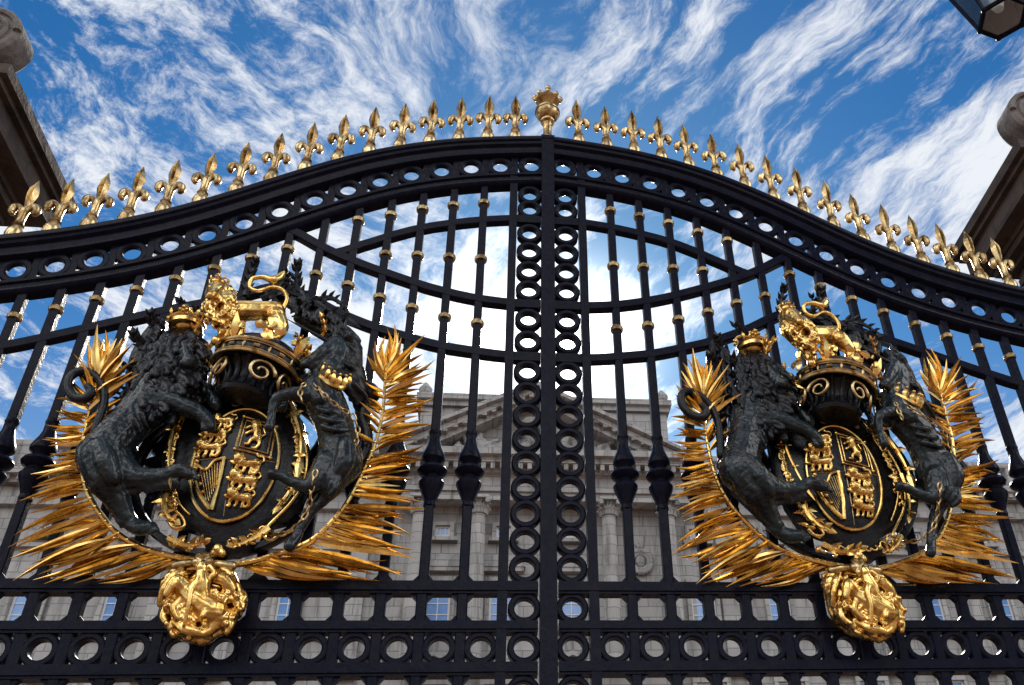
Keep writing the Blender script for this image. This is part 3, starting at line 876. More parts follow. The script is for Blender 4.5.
for k_, sc_ in ((1.0, .0042), (.80, .003)):
    cu, cv = sum(p[0] for p in q4) / 4, sum(p[1] for p in q4) / 4
    qq = [(cu + (a - cu) * k_, cv + (b - cv) * k_) for a, b in q4]
    for i in range(4):
        a, b = qq[i], qq[(i + 1) % 4]
        fr.tube([sh(a[0] + (b[0] - a[0]) * t / 6, a[1] + (b[1] - a[1]) * t / 6, .005) for t in range(7)], sc_, 6)
    if k_ == 1.0:
        for a in qq: fr.sphere(sh(a[0], a[1], .006), .009, 8, 6)
A_(fr, 'charge_frame', GOLD, shield)
hp = MB()
def hpt(x, y, l=.008): a = uvpx(x, y); return sh(a[0], a[1], l)
hp.tube([hpt(225, 459), hpt(222, 475), hpt(217, 492), hpt(211, 509)], [.009, .008, .009, .012], 8)
hp.tube(spline([hpt(226, 459), hpt(215, 462), hpt(207, 470), hpt(199, 466), hpt(195, 461)], 4), .007, 8)
hp.tube(spline([hpt(196, 461), hpt(194, 474), hpt(197, 488), hpt(203, 499), hpt(210, 508)], 4), lerp([.009, .011, .009, .010, .011], 4), 8)
for i in range(4): hp.sphere(hpt(196 + i * 2.2, 468 + i * 8, .012), .009, 8, 6)
hp.sphere(hpt(197, 461, .012), .011, 8, 6)
harp = A_(hp, 'harp', GOLD, shield)
hs = MB()
for i in range(8):
    t = i / 7; a = (200 + 21 * t, 469 - 6 * t); b = (206.5 + 12 * t, 503 - 20 * t)
    hs.tube([hpt(*a), hpt(*b)], .0016, 5)
A_(hs, 'strings', GOLD, harp)
# carved crest above the shield
cb = MB()
for i in range(15):
    t = i / 14; x = 198 + 78 * t; y = 406 - 11 * math.sin(math.pi * (t * .9 + .1)) + 6 * (t - .3)
    P, _ = W([(x, y, .14)]); cb.sphere(P[0], .017 + .006 * (i % 2), 8, 6, (1, .7, 1))
for i in range(5): curl(cb, 205 + 16 * i, 399 + 1.0 * i, .15, 6, i * 1.3, 1 if i % 2 else -1, 1.8)
sculpt(cb, .005, 'carved_crest', material('half_gilt_bronze', (.20, .13, .05), .36, 1.0, .5, (.03, .025, .02), 26, .4, 45), cart, OG, 1)

# ---- crown: circlet, helm, scrolls
CC = at(255, 372, .19); zb_ = at(253, 384, .19).z
def lean(mb, k=1.20, ang=R(10)):
    out = []
    for p in mb.v:
        x, y, z = (p[0] - CC.x) * k, (p[1] - CC.y) * k, (p[2] - zb_) * 1.12
        out.append((CC.x + x * math.cos(ang) + z * math.sin(ang), CC.y + y, zb_ - x * math.sin(ang) + z * math.cos(ang)))
    mb.v = out


hel = MB(); hel.lathe([(.10, zb_ - .092), (.108, zb_ - .075), (.098, zb_ - .06), (.088, zb_ - .03), (.092, zb_ + .0), (.108, zb_ + .03), (.135, zb_ + .05), (.155, zb_ + .055)], (CC.x, CC.y, 0), 28)
for i in range(16):
    a = 2 * math.pi * i / 16; ca, sa_ = math.cos(a), math.sin(a)
    hel.tube([(CC.x + r_ * ca, CC.y + r_ * sa_, zb_ + z_) for r_, z_ in ((.105, -.075), (.093, -.035), (.097, .0), (.112, .03), (.14, .05))], .009, 6)
lean(hel); helm = A_(hel, 'helm', BRONZED)
cir = MB(); cir.lathe([(.150, zb_ + .045), (.166, zb_ + .043), (.168, zb_ + .055), (.168, zb_ + .092), (.166, zb_ + .104), (.14, zb_ + .10)], (CC.x, CC.y, 0), 40)
lean(cir); circ = A_(cir, 'crown_circlet', BRONZED)
for zz, rr_ in ((.043, .0075), (.056, .004), (.092, .004), (.104, .0075)):
    rm = MB(); rm.tube([(CC.x + .171 * math.cos(a), CC.y + .171 * math.sin(a), zb_ + zz) for a in (2 * math.pi * k / 44 for k in range(44))], rr_, 7, closed=True)
    lean(rm); A_(rm, 'crown_rim', GOLDW, circ)
for i in range(22):
    jw = MB(); a = 2 * math.pi * i / 22
    p = Vector((CC.x + .170 * math.cos(a), CC.y + .170 * math.sin(a), zb_ + .074)); t = Vector((-math.sin(a), math.cos(a), 0)) * .011
    if i % 2: jw.tube([p - t, p + t], .008, 6)
    else: jw.tube([p - Vector((0, 0, .013)), p, p + Vector((0, 0, .013))], [.003, .007, .003], 6)
    lean(jw); A_(jw, 'jewel', GOLDW, circ)
cap = MB(); cap.lathe([(.16, zb_ + .10), (.155, zb_ + .13), (.13, zb_ + .165), (.08, zb_ + .19), (.02, zb_ + .195)], (CC.x, CC.y, 0), 24); lean(cap); A_(cap, 'crown_cap', BRONZED, circ)
sc = MB()
for sgn, ang in ((-1, R(222)), (1, R(300)), (1, R(345)), (-1, R(180))):
    rdx, rdy = math.cos(ang), math.sin(ang)
    base = Vector((CC.x + rdx * .128, CC.y + rdy * .128, zb_ - .012)); tx = Vector((-rdy, rdx, 0)) * (1 if sgn > 0 else -1)
    pts = []
    for i in range(26):
        q = i / 25; a = q * 9.5; rr = .056 * (1 - .80 * q)
        pts.append(base + tx * (rr * math.cos(a) - .01) + Vector((0, 0, rr * math.sin(a) - .005)) + Vector((rdx, rdy, 0)) * .014)
    sc.tube(pts, [.0085 - .0035 * i / 25 for i in range(26)], 7)
lean(sc); separate(A_(sc, 'crown_scroll', GOLDW, circ))
for i in range(8):
    cp = MB()
    a = 2 * math.pi * i / 8 + R(-75); x, y = CC.x + .165 * math.cos(a), CC.y + .165 * math.sin(a); z = zb_ + .105
    t = Vector((-math.sin(a), math.cos(a), 0)); r_ = Vector((math.cos(a), math.sin(a), 0)); c = Vector((x, y, z))
    if i % 2 == 0:      # cross pattee
        m_ = c + Vector((0, 0, .065)) + r_ * .012
        for dv in (t, -t, Vector((0, 0, 1)), Vector((0, 0, -1))):
            cp.leaf(m_ + dv * .060, m_, .030, .45, 0, r_, .05, 5)
        cp.sphere(m_, .013, 8, 6)
    else:
        cp.leaf(c, c + Vector((0, 0, .115)) + r_ * .035, .026, .7, 0, r_, .5)
        for q in (-1, 1): cp.tube(spline([c + Vector((0, 0, .02)), c + t * q * .025 + Vector((0, 0, .06)) + r_ * .015, c + t * q * .045 + Vector((0, 0, .05)) + r_ * .02, c + t * q * .042 + Vector((0, 0, .03)) + r_ * .02], 4), .010, 7)
    lean(cp); A_(cp, 'crown_cross' if i % 2 == 0 else 'crown_fleur', GOLD, circ)

# ---- gilded lion standing on the crown
DOFF = .085
mb = MB()
limb(mb, [(229, 312, .20, 13.5), (245, 311, .19, 12), (262, 311, .17, 11.5), (274, 312, .16, 13)])
limb(mb, [(229, 313, .2, 15), (221, 302, .22, 17), (217, 293, .24, 13)])
limb(mb, [(216, 290, .27, 10.5), (213, 294, .32, 7), (211, 296, .34, 5.2)])
limb(mb, [(226, 318, .22, 9), (224, 330, .23, 6.8), (222, 338, .24, 5.5), (216, 341, .27, 5.5)])
limb(mb, [(238, 318, .16, 8), (240, 331, .16, 6), (237, 339, .16, 5.5), (231, 341, .18, 5)])
limb(mb, [(276, 316, .19, 11), (282, 327, .19, 7.5), (278, 336, .19, 5.5), (272, 340, .21, 5.2)])
limb(mb, [(270, 316, .13, 9), (268, 329, .13, 6), (270, 336, .13, 5.3), (264, 339, .14, 5)])
for q in (-1, 1): limb(mb, [(217 + 6 * q, 284, .25, 2.5), (217 + 7 * q, 281, .25, 1.5)])
for i in range(170):
    a = random.uniform(0, 6.28); rr = 18 * math.sqrt(random.uniform(.1, 1))
    x, y = 221 + rr * math.cos(a) * .95, 304 + rr * 1.2 * math.sin(a)
    if ((x - 213) / 7) ** 2 + ((y - 291) / 9) ** 2 < 1: continue
    dd = .215 + .085 * math.sqrt(max(0, 1 - (rr / 18) ** 2)) + random.uniform(-.01, .012); q = random.choice((-1, 1))
    limb(mb, [(x + q * 2.6 * math.sin(u * 3.6), y + 6.5 * u - 4 * max(0, u - .6), dd + .012 * math.sin(u * 3.1), 2.3 * (1 - .7 * u)) for u in (0, .33, .66, 1)], 2)
limb(mb, [(210, 287, .315, 2.6), (211, 287, .32, 2)], 2); limb(mb, [(220, 287, .315, 2.6), (219, 287, .32, 2)], 2)
crest = sculpt(mb, .0042, 'crest_lion', GOLD, arms, OG, 1, .002, .02)
mb = MB(); limb(mb, [(283, 309, .16, 3), (287, 299, .16, 2.6), (283, 290, .16, 2.5), (272, 287, .17, 2.5), (258, 291, .18, 2.5), (250, 287, .18, 2.5), (252, 279, .18, 2.6), (263, 277, .18, 3.2), (273, 280, .18, 5), (280, 277, .17, 5.2), (284, 272, .17, 2)])
sculpt(mb, .005, 'tail', GOLD, crest, OG, 1)
DOFF = 0.0


def crown(x, y, d, s, mat, parent, nm='crown', tilt=0.0):
    c = at(x, y, d); mb = MB(); k = s * PXM
    mb.lathe([(.86 * k, 0), (.95 * k, .05 * k), (.93 * k, .3 * k), (1.0 * k, .36 * k), (.9 * k, .4 * k), (.8 * k, .3 * k)], c, 24)
    for i in range(8):
        a = 2 * math.pi * i / 8; o_ = c + Vector((math.cos(a) * k * .98, math.sin(a) * k * .98, .38 * k)); u_ = Vector((math.cos(a), math.sin(a), 0)); t_ = Vector((-u_.y, u_.x, 0))
        if i % 2 == 0:
            mb.sphere(o_ + Vector((0, 0, .18 * k)) + u_ * .05 * k, .14 * k, 7, 6); mb.sphere(o_ + Vector((0, 0, .42 * k)) + u_ * .1 * k, .14 * k, 7, 6)
            for q in (-1, 1): mb.sphere(o_ + Vector((0, 0, .25 * k)) + u_ * .06 * k + t_ * q * .18 * k, .13 * k, 7, 6)
            P = [o_ + Vector((0, 0, .3 * k)), c + u_ * k * 1.02 + Vector((0, 0, .95 * k)), c + u_ * k * .6 + Vector((0, 0, 1.22 * k)), c + Vector((0, 0, 1.12 * k))]
            mb.tube(spline(P, 4), .075 * k, 6)
        else:
            mb.leaf(o_, o_ + Vector((0, 0, .55 * k)) + u_ * .14 * k, .14 * k, .8, 0, u_, .6)
    mb.sphere(c + Vector((0, 0, 1.28 * k)), .17 * k, 9, 7); mb.sphere(c + Vector((0, 0, 1.52 * k)), .10 * k, 7, 6)
    mb.sphere(c + Vector((0, 0, .35 * k)), .72 * k, 12, 8, (1, 1, .9))
    return A_(mb, nm, mat, parent)


crown(218, 285.5, .330, 9.5, GOLD, crest)

# ---- dark lion supporter
mb = MB()
limb(mb, [(101, 456, .205, 24), (112, 442, .20, 22), (130, 424, .17, 22), (148, 406, .14, 26), (165, 390, .13, 28), (178, 368, .13, 24)])
DOFF = -.085
limb(mb, [(181, 352, .23, 20), (185, 351, .27, 14)]); limb(mb, [(187, 359, .30, 9.5), (189, 363, .335, 8)])
limb(mb, [(188, 370, .30, 6.5), (189, 372, .31, 5)])
limb(mb, [(184, 346, .305, 5), (187, 357, .338, 4.5), (188, 360, .35, 4.2)], 3)
for q in (-1, 1):
    limb(mb, [(184 + 15 * q, 340, .22, 5), (184 + 17 * q, 336, .22, 3.5)]); limb(mb, [(185 + 7 * q, 347, .31, 5), (186 + 9 * q, 347, .30, 4)], 2); limb(mb, [(185 + 6.5 * q, 351, .322, 2.4), (185 + 7.5 * q, 351, .322, 2.2)], 2)
    limb(mb, [(188 + 4 * q, 363, .335, 5), (188 + 7 * q, 367, .32, 4)], 2)
DOFF = 0.0
limb(mb, [(102, 458, .215, 24), (108, 480, .22, 19), (117, 498, .19, 12.5), (124, 512, .165, 9), (131, 523, .14, 8), (140, 528, .15, 8), (149, 528, .165, 6.5)])
limb(mb, [(112, 462, .20, 20), (130, 477, .21, 14.5), (150, 478, .21, 10), (168, 475, .21, 8.5), (180, 471, .215, 8.5), (190, 474, .225, 6.5)])
limb(mb, [(156, 396, .19, 16), (172, 402, .215, 12), (187, 408, .22, 9.5), (199, 413, .215, 8.5), (207, 420, .21, 8), (211, 427, .21, 5.5)])
limb(mb, [(186, 385, .11, 14), (200, 390, .13, 11), (211, 396, .15, 8.5), (216, 405, .17, 7)])
# muscle: shoulder, ribs, thigh
limb(mb, [(150, 398, .20, 12), (160, 406, .205, 10)]); limb(mb, [(100, 446, .28, 9), (106, 462, .295, 11), (112, 478, .275, 9)])
for k in range(4): limb(mb, [(126 + 7 * k, 408 - 6 * k, .235 - .015 * k, 3), (134 + 7 * k, 420 - 6 * k, .25 - .015 * k, 3.4), (140 + 7 * k, 432 - 6 * k, .225 - .015 * k, 2.4)], 3)
for t in range(4):
    limb(mb, [(203 + 3 * t, 420 + t * .5, .222 - .005 * t, 3), (203 + 3.4 * t, 429 + t * .5, .22 - .005 * t, 2.5)], 2)
    limb(mb, [(146 + 2.4 * t, 527 - t, .16, 3), (150 + 2.4 * t, 533 - t, .172, 2.4)], 2); limb(mb, [(186 + 1.5 * t, 467 + 3 * t, .225, 3), (193 + 1.5 * t, 470 + 3 * t, .23, 2.4)], 2)
for i in range(26):      # shaggy hair behind the legs
    t = i / 25; x, y = 92 + 32 * t, 470 + 46 * t
    limb(mb, [(x + 6, y, .16, 5.5), (x + random.uniform(-3, 3), y + 6, .16, 3.6), (x - 3, y + 12, .15, 1)], 2)
    limb(mb, [(130 + 46 * t, 482, .21, 4), (132 + 46 * t, 488 - 4 * t, .21, 3), (130 + 46 * t + random.uniform(-3, 3), 495 - 6 * t, .20, .9)], 2)
lion = sculpt(mb, .0048, 'lion_supporter', BRONZE, arms, OG, 2, .007, .022)
mane = MB(); DOFF = -.075
for i in range(300):
    t = random.random(); cx_, cy_, R_ = (181, 359, 27) if t < .42 else ((172, 376, 31) if t < .74 else (157, 394, 28))
    a = random.uniform(0, 6.28); rr = R_ * math.sqrt(random.uniform(.12, 1))
    x, y = cx_ + rr * math.cos(a), cy_ + rr * math.sin(a) * 1.05
    if ((x - 187) / 9.5) ** 2 + ((y - 357) / 15) ** 2 < 1: continue
    dd = .205 + .10 * math.sqrt(max(0, 1 - (rr / R_) ** 2)) + random.uniform(-.01, .02)
    q = random.choice((-1, 1)); sz = random.uniform(.8, 1.35)
    pts = [(x + q * sz * 5.2 * math.sin(u * 3.6) * (1 - u * .5) + (x - 184) * .14 * u, y + sz * (11 * u - 5 * max(0, u - .62) * 4.2), dd + .018 * math.sin(u * 3.1), 3.7 * sz * (1 - .72 * u)) for u in (0, .25, .5, .75, 1)]
    limb(mane, pts, 2)
for i in range(14):      # ragged edge of hair down the back
    t = i / 13; x, y = 150 - 28 * t, 340 + 55 * t
    limb(mane, [(x + 14, y, .15, 6), (x + 4, y + 4, .14, 4.5), (x - 5 + random.uniform(-3, 3), y + 10, .13, 1.2)], 3)
DOFF = 0.0
sculpt(mane, .0044, 'mane', BRONZED, lion, OG, 1)
mb = MB(); DOFF = .07; limb(mb, [(93, 440, .10, 5.5), (99, 420, .11, 5), (104, 402, .11, 4.6), (103, 386, .11, 4.6), (94, 375, .11, 4.8), (82, 371, .115, 5), (71, 376, .12, 5), (68, 387, .12, 5), (74, 397, .125, 5.2), (84, 399, .13, 5.5), (91, 393, .135, 5), (88, 386, .14, 4)])
DOFF = 0.0; sculpt(mb, .0055, 'tail', BRONZED, lion, OG, 2)
crown(185.5, 329, .155, 19.5, GOLD, lion)

# ---- unicorn supporter
mb = MB()
limb(mb, [(318, 390, .19, 20.7), (326, 404, .21, 21.6), (334, 424, .21, 20.2), (338, 442, .20, 20.7), (340, 458, .19, 24.3)])
limb(mb, [(320, 388, .19, 18.9), (330, 372, .20, 18.0), (339, 356, .205, 14.8), (337, 346, .21, 11.7)])
limb(mb, [(335, 346, .225, 10.8), (325, 352, .25, 9.0), (315, 358, .265, 7.0), (307, 363, .275, 5.9), (303, 365, .28, 5.0)])
limb(mb, [(321, 361, .25, 5.9), (311, 367, .265, 3.8)], 3)
limb(mb, [(341, 339, .20, 3.6), (345, 328, .20, 3.1), (346, 320, .20, 0.9)]); limb(mb, [(334, 338, .24, 3.1), (337, 327, .24, 0.9)])
limb(mb, [(313, 396, .26, 12.6), (298, 394, .295, 8.6), (285, 395, .315, 6.7), (276, 399, .32, 6.1), (272, 409, .315, 4.5), (271, 419, .31, 4.1), (269, 427, .315, 5.6)])
limb(mb, [(318, 384, .17, 11.7), (302, 380, .185, 8.6), (291, 378, .20, 6.7), (284, 382, .205, 5.9), (284, 392, .21, 4.5), (285, 400, .21, 4.1), (282, 408, .215, 5.4)])
limb(mb, [(340, 464, .20, 23.4), (330, 486, .21, 13.1), (323, 498, .20, 8.1), (312, 510, .20, 5.9), (301, 527, .20, 5.0), (296, 538, .20, 5.2), (290, 546, .21, 6.1)])
limb(mb, [(328, 466, .24, 16.2), (314, 483, .265, 10.3), (304, 486, .27, 7.2), (291, 481, .275, 5.4), (281, 476, .28, 5.2), (272, 474, .285, 5.9)])
# muscle: shoulder, belly, thigh folds
limb(mb, [(312, 386, .275, 11), (318, 400, .285, 10)]); limb(mb, [(346, 446, .27, 10), (344, 462, .285, 11), (336, 478, .27, 8)])
for k in range(4): limb(mb, [(330 + 3 * k, 462 + 5 * k, .29, 3), (326 + 3 * k, 474 + 5 * k, .295, 3), (322 + 2 * k, 484 + 4 * k, .27, 2)], 3)
for k in range(3): limb(mb, [(316 + 3 * k, 408 + 9 * k, .285, 3), (328 + 3 * k, 412 + 9 * k, .30, 3.4), (342 + 3 * k, 412 + 9 * k, .27, 2.4)], 3)
for q in (-1, 1): limb(mb, [(326 + 1.5 * q, 348 + q, .26, 2.2), (324 + 1.5 * q, 347 + q, .262, 1.8)], 2)
uni = sculpt(mb, .0048, 'unicorn_supporter', BRONZE, arms, OG, 2, .006, .022)
mb = MB()
for i in range(110):
    t = random.random(); x = 347 + 8 * t + random.uniform(-9, 7); y = 332 + 60 * t
    limb(mb, [(x - 6, y - 4, .20 + random.uniform(-.03, .04), 3.4), (x, y + 2, .2, 3.6), (x + 6, y + 8, .18, 2.6), (x + random.uniform(3, 9), y + 15, .17, .9)], 3)
for i in range(14): limb(mb, [(338 + random.uniform(-6, 4), 338, .22, 3), (330 + random.uniform(-5, 5), 343, .25, 2.4), (324 + random.uniform(-3, 5), 350, .26, .9)], 3)
sculpt(mb, .006, 'mane', BRONZED, uni, OG, 1)
mb = MB(); limb(mb, [(352, 470, .13, 5), (364, 455, .12, 6.5), (367, 435, .11, 7), (362, 415, .11, 8), (366, 400, .11, 9), (372, 394, .12, 10), (364, 388, .13, 10), (354, 392, .14, 6), (350, 400, .14, 2)])
for i in range(10): limb(mb, [(364 + random.uniform(-5, 5), 425 - i * 3, .12, 4), (360 + random.uniform(-8, 10), 412 - i * 3, .13, 3), (358 + random.uniform(-10, 14), 400 - i * 2, .13, 1)], 3)
sculpt(mb, .006, 'tail', BRONZED, uni, OG, 1)
hn = MB(); P, _ = W([(333, 344, .245), (287, 319, .30)])
P = [P[0].lerp(P[1], i / 24) for i in range(25)]; hn.tube(P, [(.0125 - .011 * i / 24) * (1 + .14 * (i % 2)) for i in range(25)], 9)
A_(hn, 'horn', BRONZED, uni)
cl = MB(); P, _ = W([(316, 372, .235), (322, 378, .275), (331, 385, .285), (341, 388, .26), (347, 386, .21)])
S_ = spline(P, 5); cl.tube(S_, .013, 8)
for i in range(0, len(S_), 3):
    cl.leaf(S_[i], S_[i] + Vector((.018, -.012, .058)), .018, .8, 0, None, .6); cl.sphere(S_[i] + Vector((.018, -.014, .06)), .009, 7, 6)
A_(cl, 'collar_crown', GOLD, uni)


def chain(mb, pts, r=.010):
    P, _ = W(pts); S = spline(P, 12); acc = 0; last = S[0]; k = 0
    for p in S[1:]:
        if (p - last).length >= r * 2.3:
            t = (p - last).normalized(); mid = (p + last) / 2; n = Vector((0, -1, 0)) if k % 2 else t.cross(Vector((0, -1, 0)))
            n = (n - t * n.dot(t)).normalized()
            mb.tube([mid + t * r * 1.55 * math.cos(a) + n * r * .8 * math.sin(a) for a in (2 * math.pi * i / 10 for i in range(10))], r * .33, 6, closed=True)
            last = p; k += 1
for pts in ([(311, 381, .295), (318, 389, .325), (328, 398, .335), (341, 409, .325), (352, 414, .29)], [(305, 383, .31), (300, 392, .335), (303, 405, .325)],
            [(316, 470, .32), (311, 492, .28), (309, 508, .24), (300, 523, .215), (286, 533, .18), (270, 534, .16), (262, 528, .15)], [(352, 414, .29), (358, 430, .26), (354, 450, .26)]):
    ch = MB(); chain(ch, pts, .012); A_(ch, 'chain', GOLDW, uni)


# ---- dark mantling leaves behind the crest
mb = MB()
limb(mb, [(280, 298, .05, 5), (296, 306, .05, 8), (314, 315, .06, 10), (332, 325, .06, 11), (346, 339, .07, 10), (354, 356, .08, 8)])
limb(mb, [(300, 318, .06, 8), (318, 328, .07, 9), (334, 340, .08, 8)])
limb(mb, [(160, 322, .05, 7), (150, 338, .06, 10), (142, 356, .07, 12), (136, 376, .07, 11), (132, 392, .07, 6)])
for i in range(70):
    t = random.random(); x, y = (284 + 66 * t, 298 + 50 * t * t + random.uniform(-10, 14)) if i % 3 else (158 - 26 * t, 324 + 64 * t)
    q = random.choice((-1, 1))
    limb(mb, [(x + q * 4 * math.sin(u * 3.4), y + (9 * u - 3) * random.uniform(.8, 1.2), .11 + .02 * math.sin(u * 3.1) + .02 * t, 3.2 * (1 - .7 * u)) for u in (0, .33, .66, 1)], 2)
separate(sculpt(mb, .0052, 'mantling', BRONZED, arms, OG, 1, .004, .02))
mt = MB()
def acanthus(mb, path, wd, lobes=5, d=.06):
    P = spline([at(x, y, d + .02 * i) for i, (x, y) in enumerate(path)], 6); n = len(P)
    mb.tube(P, [wd * PXM * .55 * (1 - .75 * i / n) for i in range(n)], 7)
    for k in range(lobes):
        i = int((k + .6) / lobes * (n - 2)); t = (P[i + 1] - P[i]).normalized()
        for q in (-1, 1):
            nrm = Vector((t.z, 0, -t.x)) * q
            tip = P[i] + (nrm * .9 + t * .9) * wd * PXM * (1.3 - .6 * k / lobes) + Vector((0, -.02, 0))
            mb.leaf(P[i], tip, wd * PXM * .42, .5, .12)
    mb.leaf(P[-4], P[-1] + (P[-1] - P[-4]) * 1.2, wd * PXM * .5, .5)
for pth, wd in (([(246, 296), (250, 280), (255, 268), (257, 260)], 8), ([(300, 300), (297, 285), (297, 272), (299, 262)], 9), ([(262, 300), (280, 292), (300, 296), (318, 304)], 10),
                ([(290, 303), (310, 305), (330, 312), (350, 322)], 11), ([(300, 318), (322, 322), (342, 334), (356, 344)], 11), ([(318, 300), (330, 298), (340, 303), (346, 311)], 8),
                ([(320, 330), (340, 338), (352, 352), (356, 372)], 10), ([(205, 318), (195, 312), (186, 308), (178, 300)], 7), ([(172, 345), (160, 330), (153, 322), (152, 312)], 9),
                ([(165, 360), (148, 350), (138, 342), (134, 332)], 9), ([(155, 380), (138, 372), (128, 366), (120, 372)], 9), ([(150, 392), (134, 390), (124, 394), (118, 402)], 8),
                ([(275, 296), (286, 286), (288, 278), (284, 270)], 6), ([(203, 345), (206, 360), (206, 378), (200, 392)], 7), ([(300, 350), (294, 362), (292, 376), (288, 388)], 6)):
    mt = MB(); acanthus(mt, pth, wd, 5, .075); A_(mt, 'mantling_leaf', BRONZED)
mt = MB()
for pth, wd in (([(196, 335), (197, 327), (201, 320), (206, 316)], 6), ([(292, 368), (302, 362), (308, 354), (309, 346)], 7), ([(295, 350), (301, 346), (300, 338), (294, 336)], 5), ([(322, 337), (325, 330), (324, 322), (321, 315)], 5), ([(214, 342), (208, 350), (206, 360), (212, 366)], 5), ([(284, 378), (294, 374), (300, 378), (302, 386)], 5), ([(289, 404), (298, 422), (302, 445), (299, 468)], 9), ([(300, 462), (296, 480), (288, 496), (278, 508)], 7), ([(167, 492), (164, 505), (168, 516), (176, 522)], 9), ([(170, 538), (183, 545), (196, 545), (206, 541)], 8), ([(268, 529), (256, 537), (244, 543), (232, 545)], 8), ([(176, 420), (171, 440), (169, 462), (170, 480)], 5)):
    mt = MB(); acanthus(mt, pth, wd, 3, .17); A_(mt, 'gilt_leaf', GOLD)

# ---- gilt boss below: wreathed horseman relief
mb = MB(); BC = at(200, 603, .08)
mb.sphere(BC, .150, 24, 16, (1.0, .30, 1.05))
def rimp(a, k=1.0, d=.10):
    q = 1 - .20 * max(math.sin(a), 0) + .07 * math.sin(3.1 * a + 1) + .05 * math.sin(5.3 * a)
    return (200 + 38 * k * q * math.cos(a), 602 + 37.5 * k * math.sin(a), d)
for j in range(3):
    for i in range(9):
        a = i / 9 * 6.283 + j * .25
        limb(mb, [rimp(a, .93 + .05 * j, .09) + (4.2,), rimp(a + .35, 1.0 + .02 * j, .12) + (4.8,), rimp(a + .75, .96 - .06 * j, .13) + (2.4,)], 4)
limb(mb, [(188, 592, .16, 11), (201, 603, .175, 11.5), (214, 612, .17, 13)])                 # horse barrel
limb(mb, [(186, 590, .17, 9), (178, 582, .19, 7.5), (172, 586, .20, 5.5), (167, 594, .20, 4)])       # neck, head
limb(mb, [(184, 598, .17, 6), (174, 608, .18, 4.2), (178, 618, .18, 3.4)]); limb(mb, [(193, 603, .16, 6), (188, 616, .17, 4), (194, 624, .17, 3.4)])
limb(mb, [(218, 618, .17, 8), (212, 630, .17, 4.5), (204, 634, .17, 3.6)]); limb(mb, [(222, 612, .15, 7), (231, 622, .15, 4.2), (227, 632, .15, 3.4)])
limb(mb, [(223, 602, .14, 5), (234, 600, .15, 4.2), (238, 612, .14, 3), (233, 620, .14, 1.4)])       # tail
limb(mb, [(203, 597, .19, 7), (203, 583, .20, 7.5), (202, 574, .20, 6)]); limb(mb, [(202, 568, .205, 5.5), (202, 566, .205, 5)])   # rider
limb(mb, [(206, 580, .2, 4), (215, 574, .2, 3.4), (210, 566, .2, 2.6)]); limb(mb, [(199, 580, .21, 4), (191, 590, .22, 3.2), (189, 604, .22, 2.4), (184, 625, .2, 1.6)])
limb(mb, [(205, 596, .2, 5), (207, 608, .205, 4), (203, 616, .21, 3.2)])
limb(mb, [(213, 578, .17, 6), (224, 580, .17, 7), (232, 590, .16, 5), (229, 596, .15, 2)])            # cloak
limb(mb, [(176, 622, .15, 5), (186, 630, .17, 6), (198, 632, .17, 5), (210, 637, .15, 3)]); limb(mb, [(168, 605, .14, 4), (164, 617, .14, 4.5), (171, 628, .15, 3.4)])
for q in (0, 1, 2):
    limb(mb, [(182 - 4 * q, 570 + 3 * q, .14, 4), (172 - 4 * q, 578 + 6 * q, .15, 4.5), (166 - 3 * q, 590 + 7 * q, .13, 3)]); limb(mb, [(218 + 3 * q, 568 + 3 * q, .13, 4), (230 + 3 * q, 574 + 6 * q, .14, 4.5), (238 + 1 * q, 588 + 8 * q, .12, 3)])
for i in range(60):
    a = random.uniform(0, 6.28); k = random.uniform(.35, .98); x, y = 200 + 40 * k * math.cos(a), 604 + 37 * k * math.sin(a)
    dd = .10 + .045 * math.sqrt(1 - k * k) + .02; b = a + random.uniform(.6, 2.2)
    limb(mb, [(x, y, dd, 2.4), (x + 6 * math.cos(b), y + 6 * math.sin(b), dd + .022, 2.8), (x + 11 * math.cos(b + .7), y + 11 * math.sin(b + .7), dd, 1.2)], 3)
boss = sculpt(mb, .0036, 'horseman_medallion', GOLD, arms, OG, 1, .0015, .02)
mb = MB()
for i in range(6):
    a = i * math.pi / 3; limb(mb, [(203, 562, .17, 3), (203 + 7 * math.cos(a), 562 + 7 * math.sin(a), .175, 4.2)], 2)
limb(mb, [(176, 566, .13, 5), (190, 563, .15, 4), (215, 564, .15, 4), (232, 566, .13, 5)])
rose = sculpt(mb, .005, 'rosette', GOLDW, arms, OG, 1)
mb = MB(); P, _ = W([(203, 562, .20)]); mb.sphere(P[0], .010, 8, 6); A_(mb, 'boss_stud', BRONZED, rose)

arms2 = copy_tree(arms)
arms2.location = OG + Vector((2.835, 0, 0))
arms2['label'] = 'gilded coat of arms with black lion and unicorn on the right gate leaf'

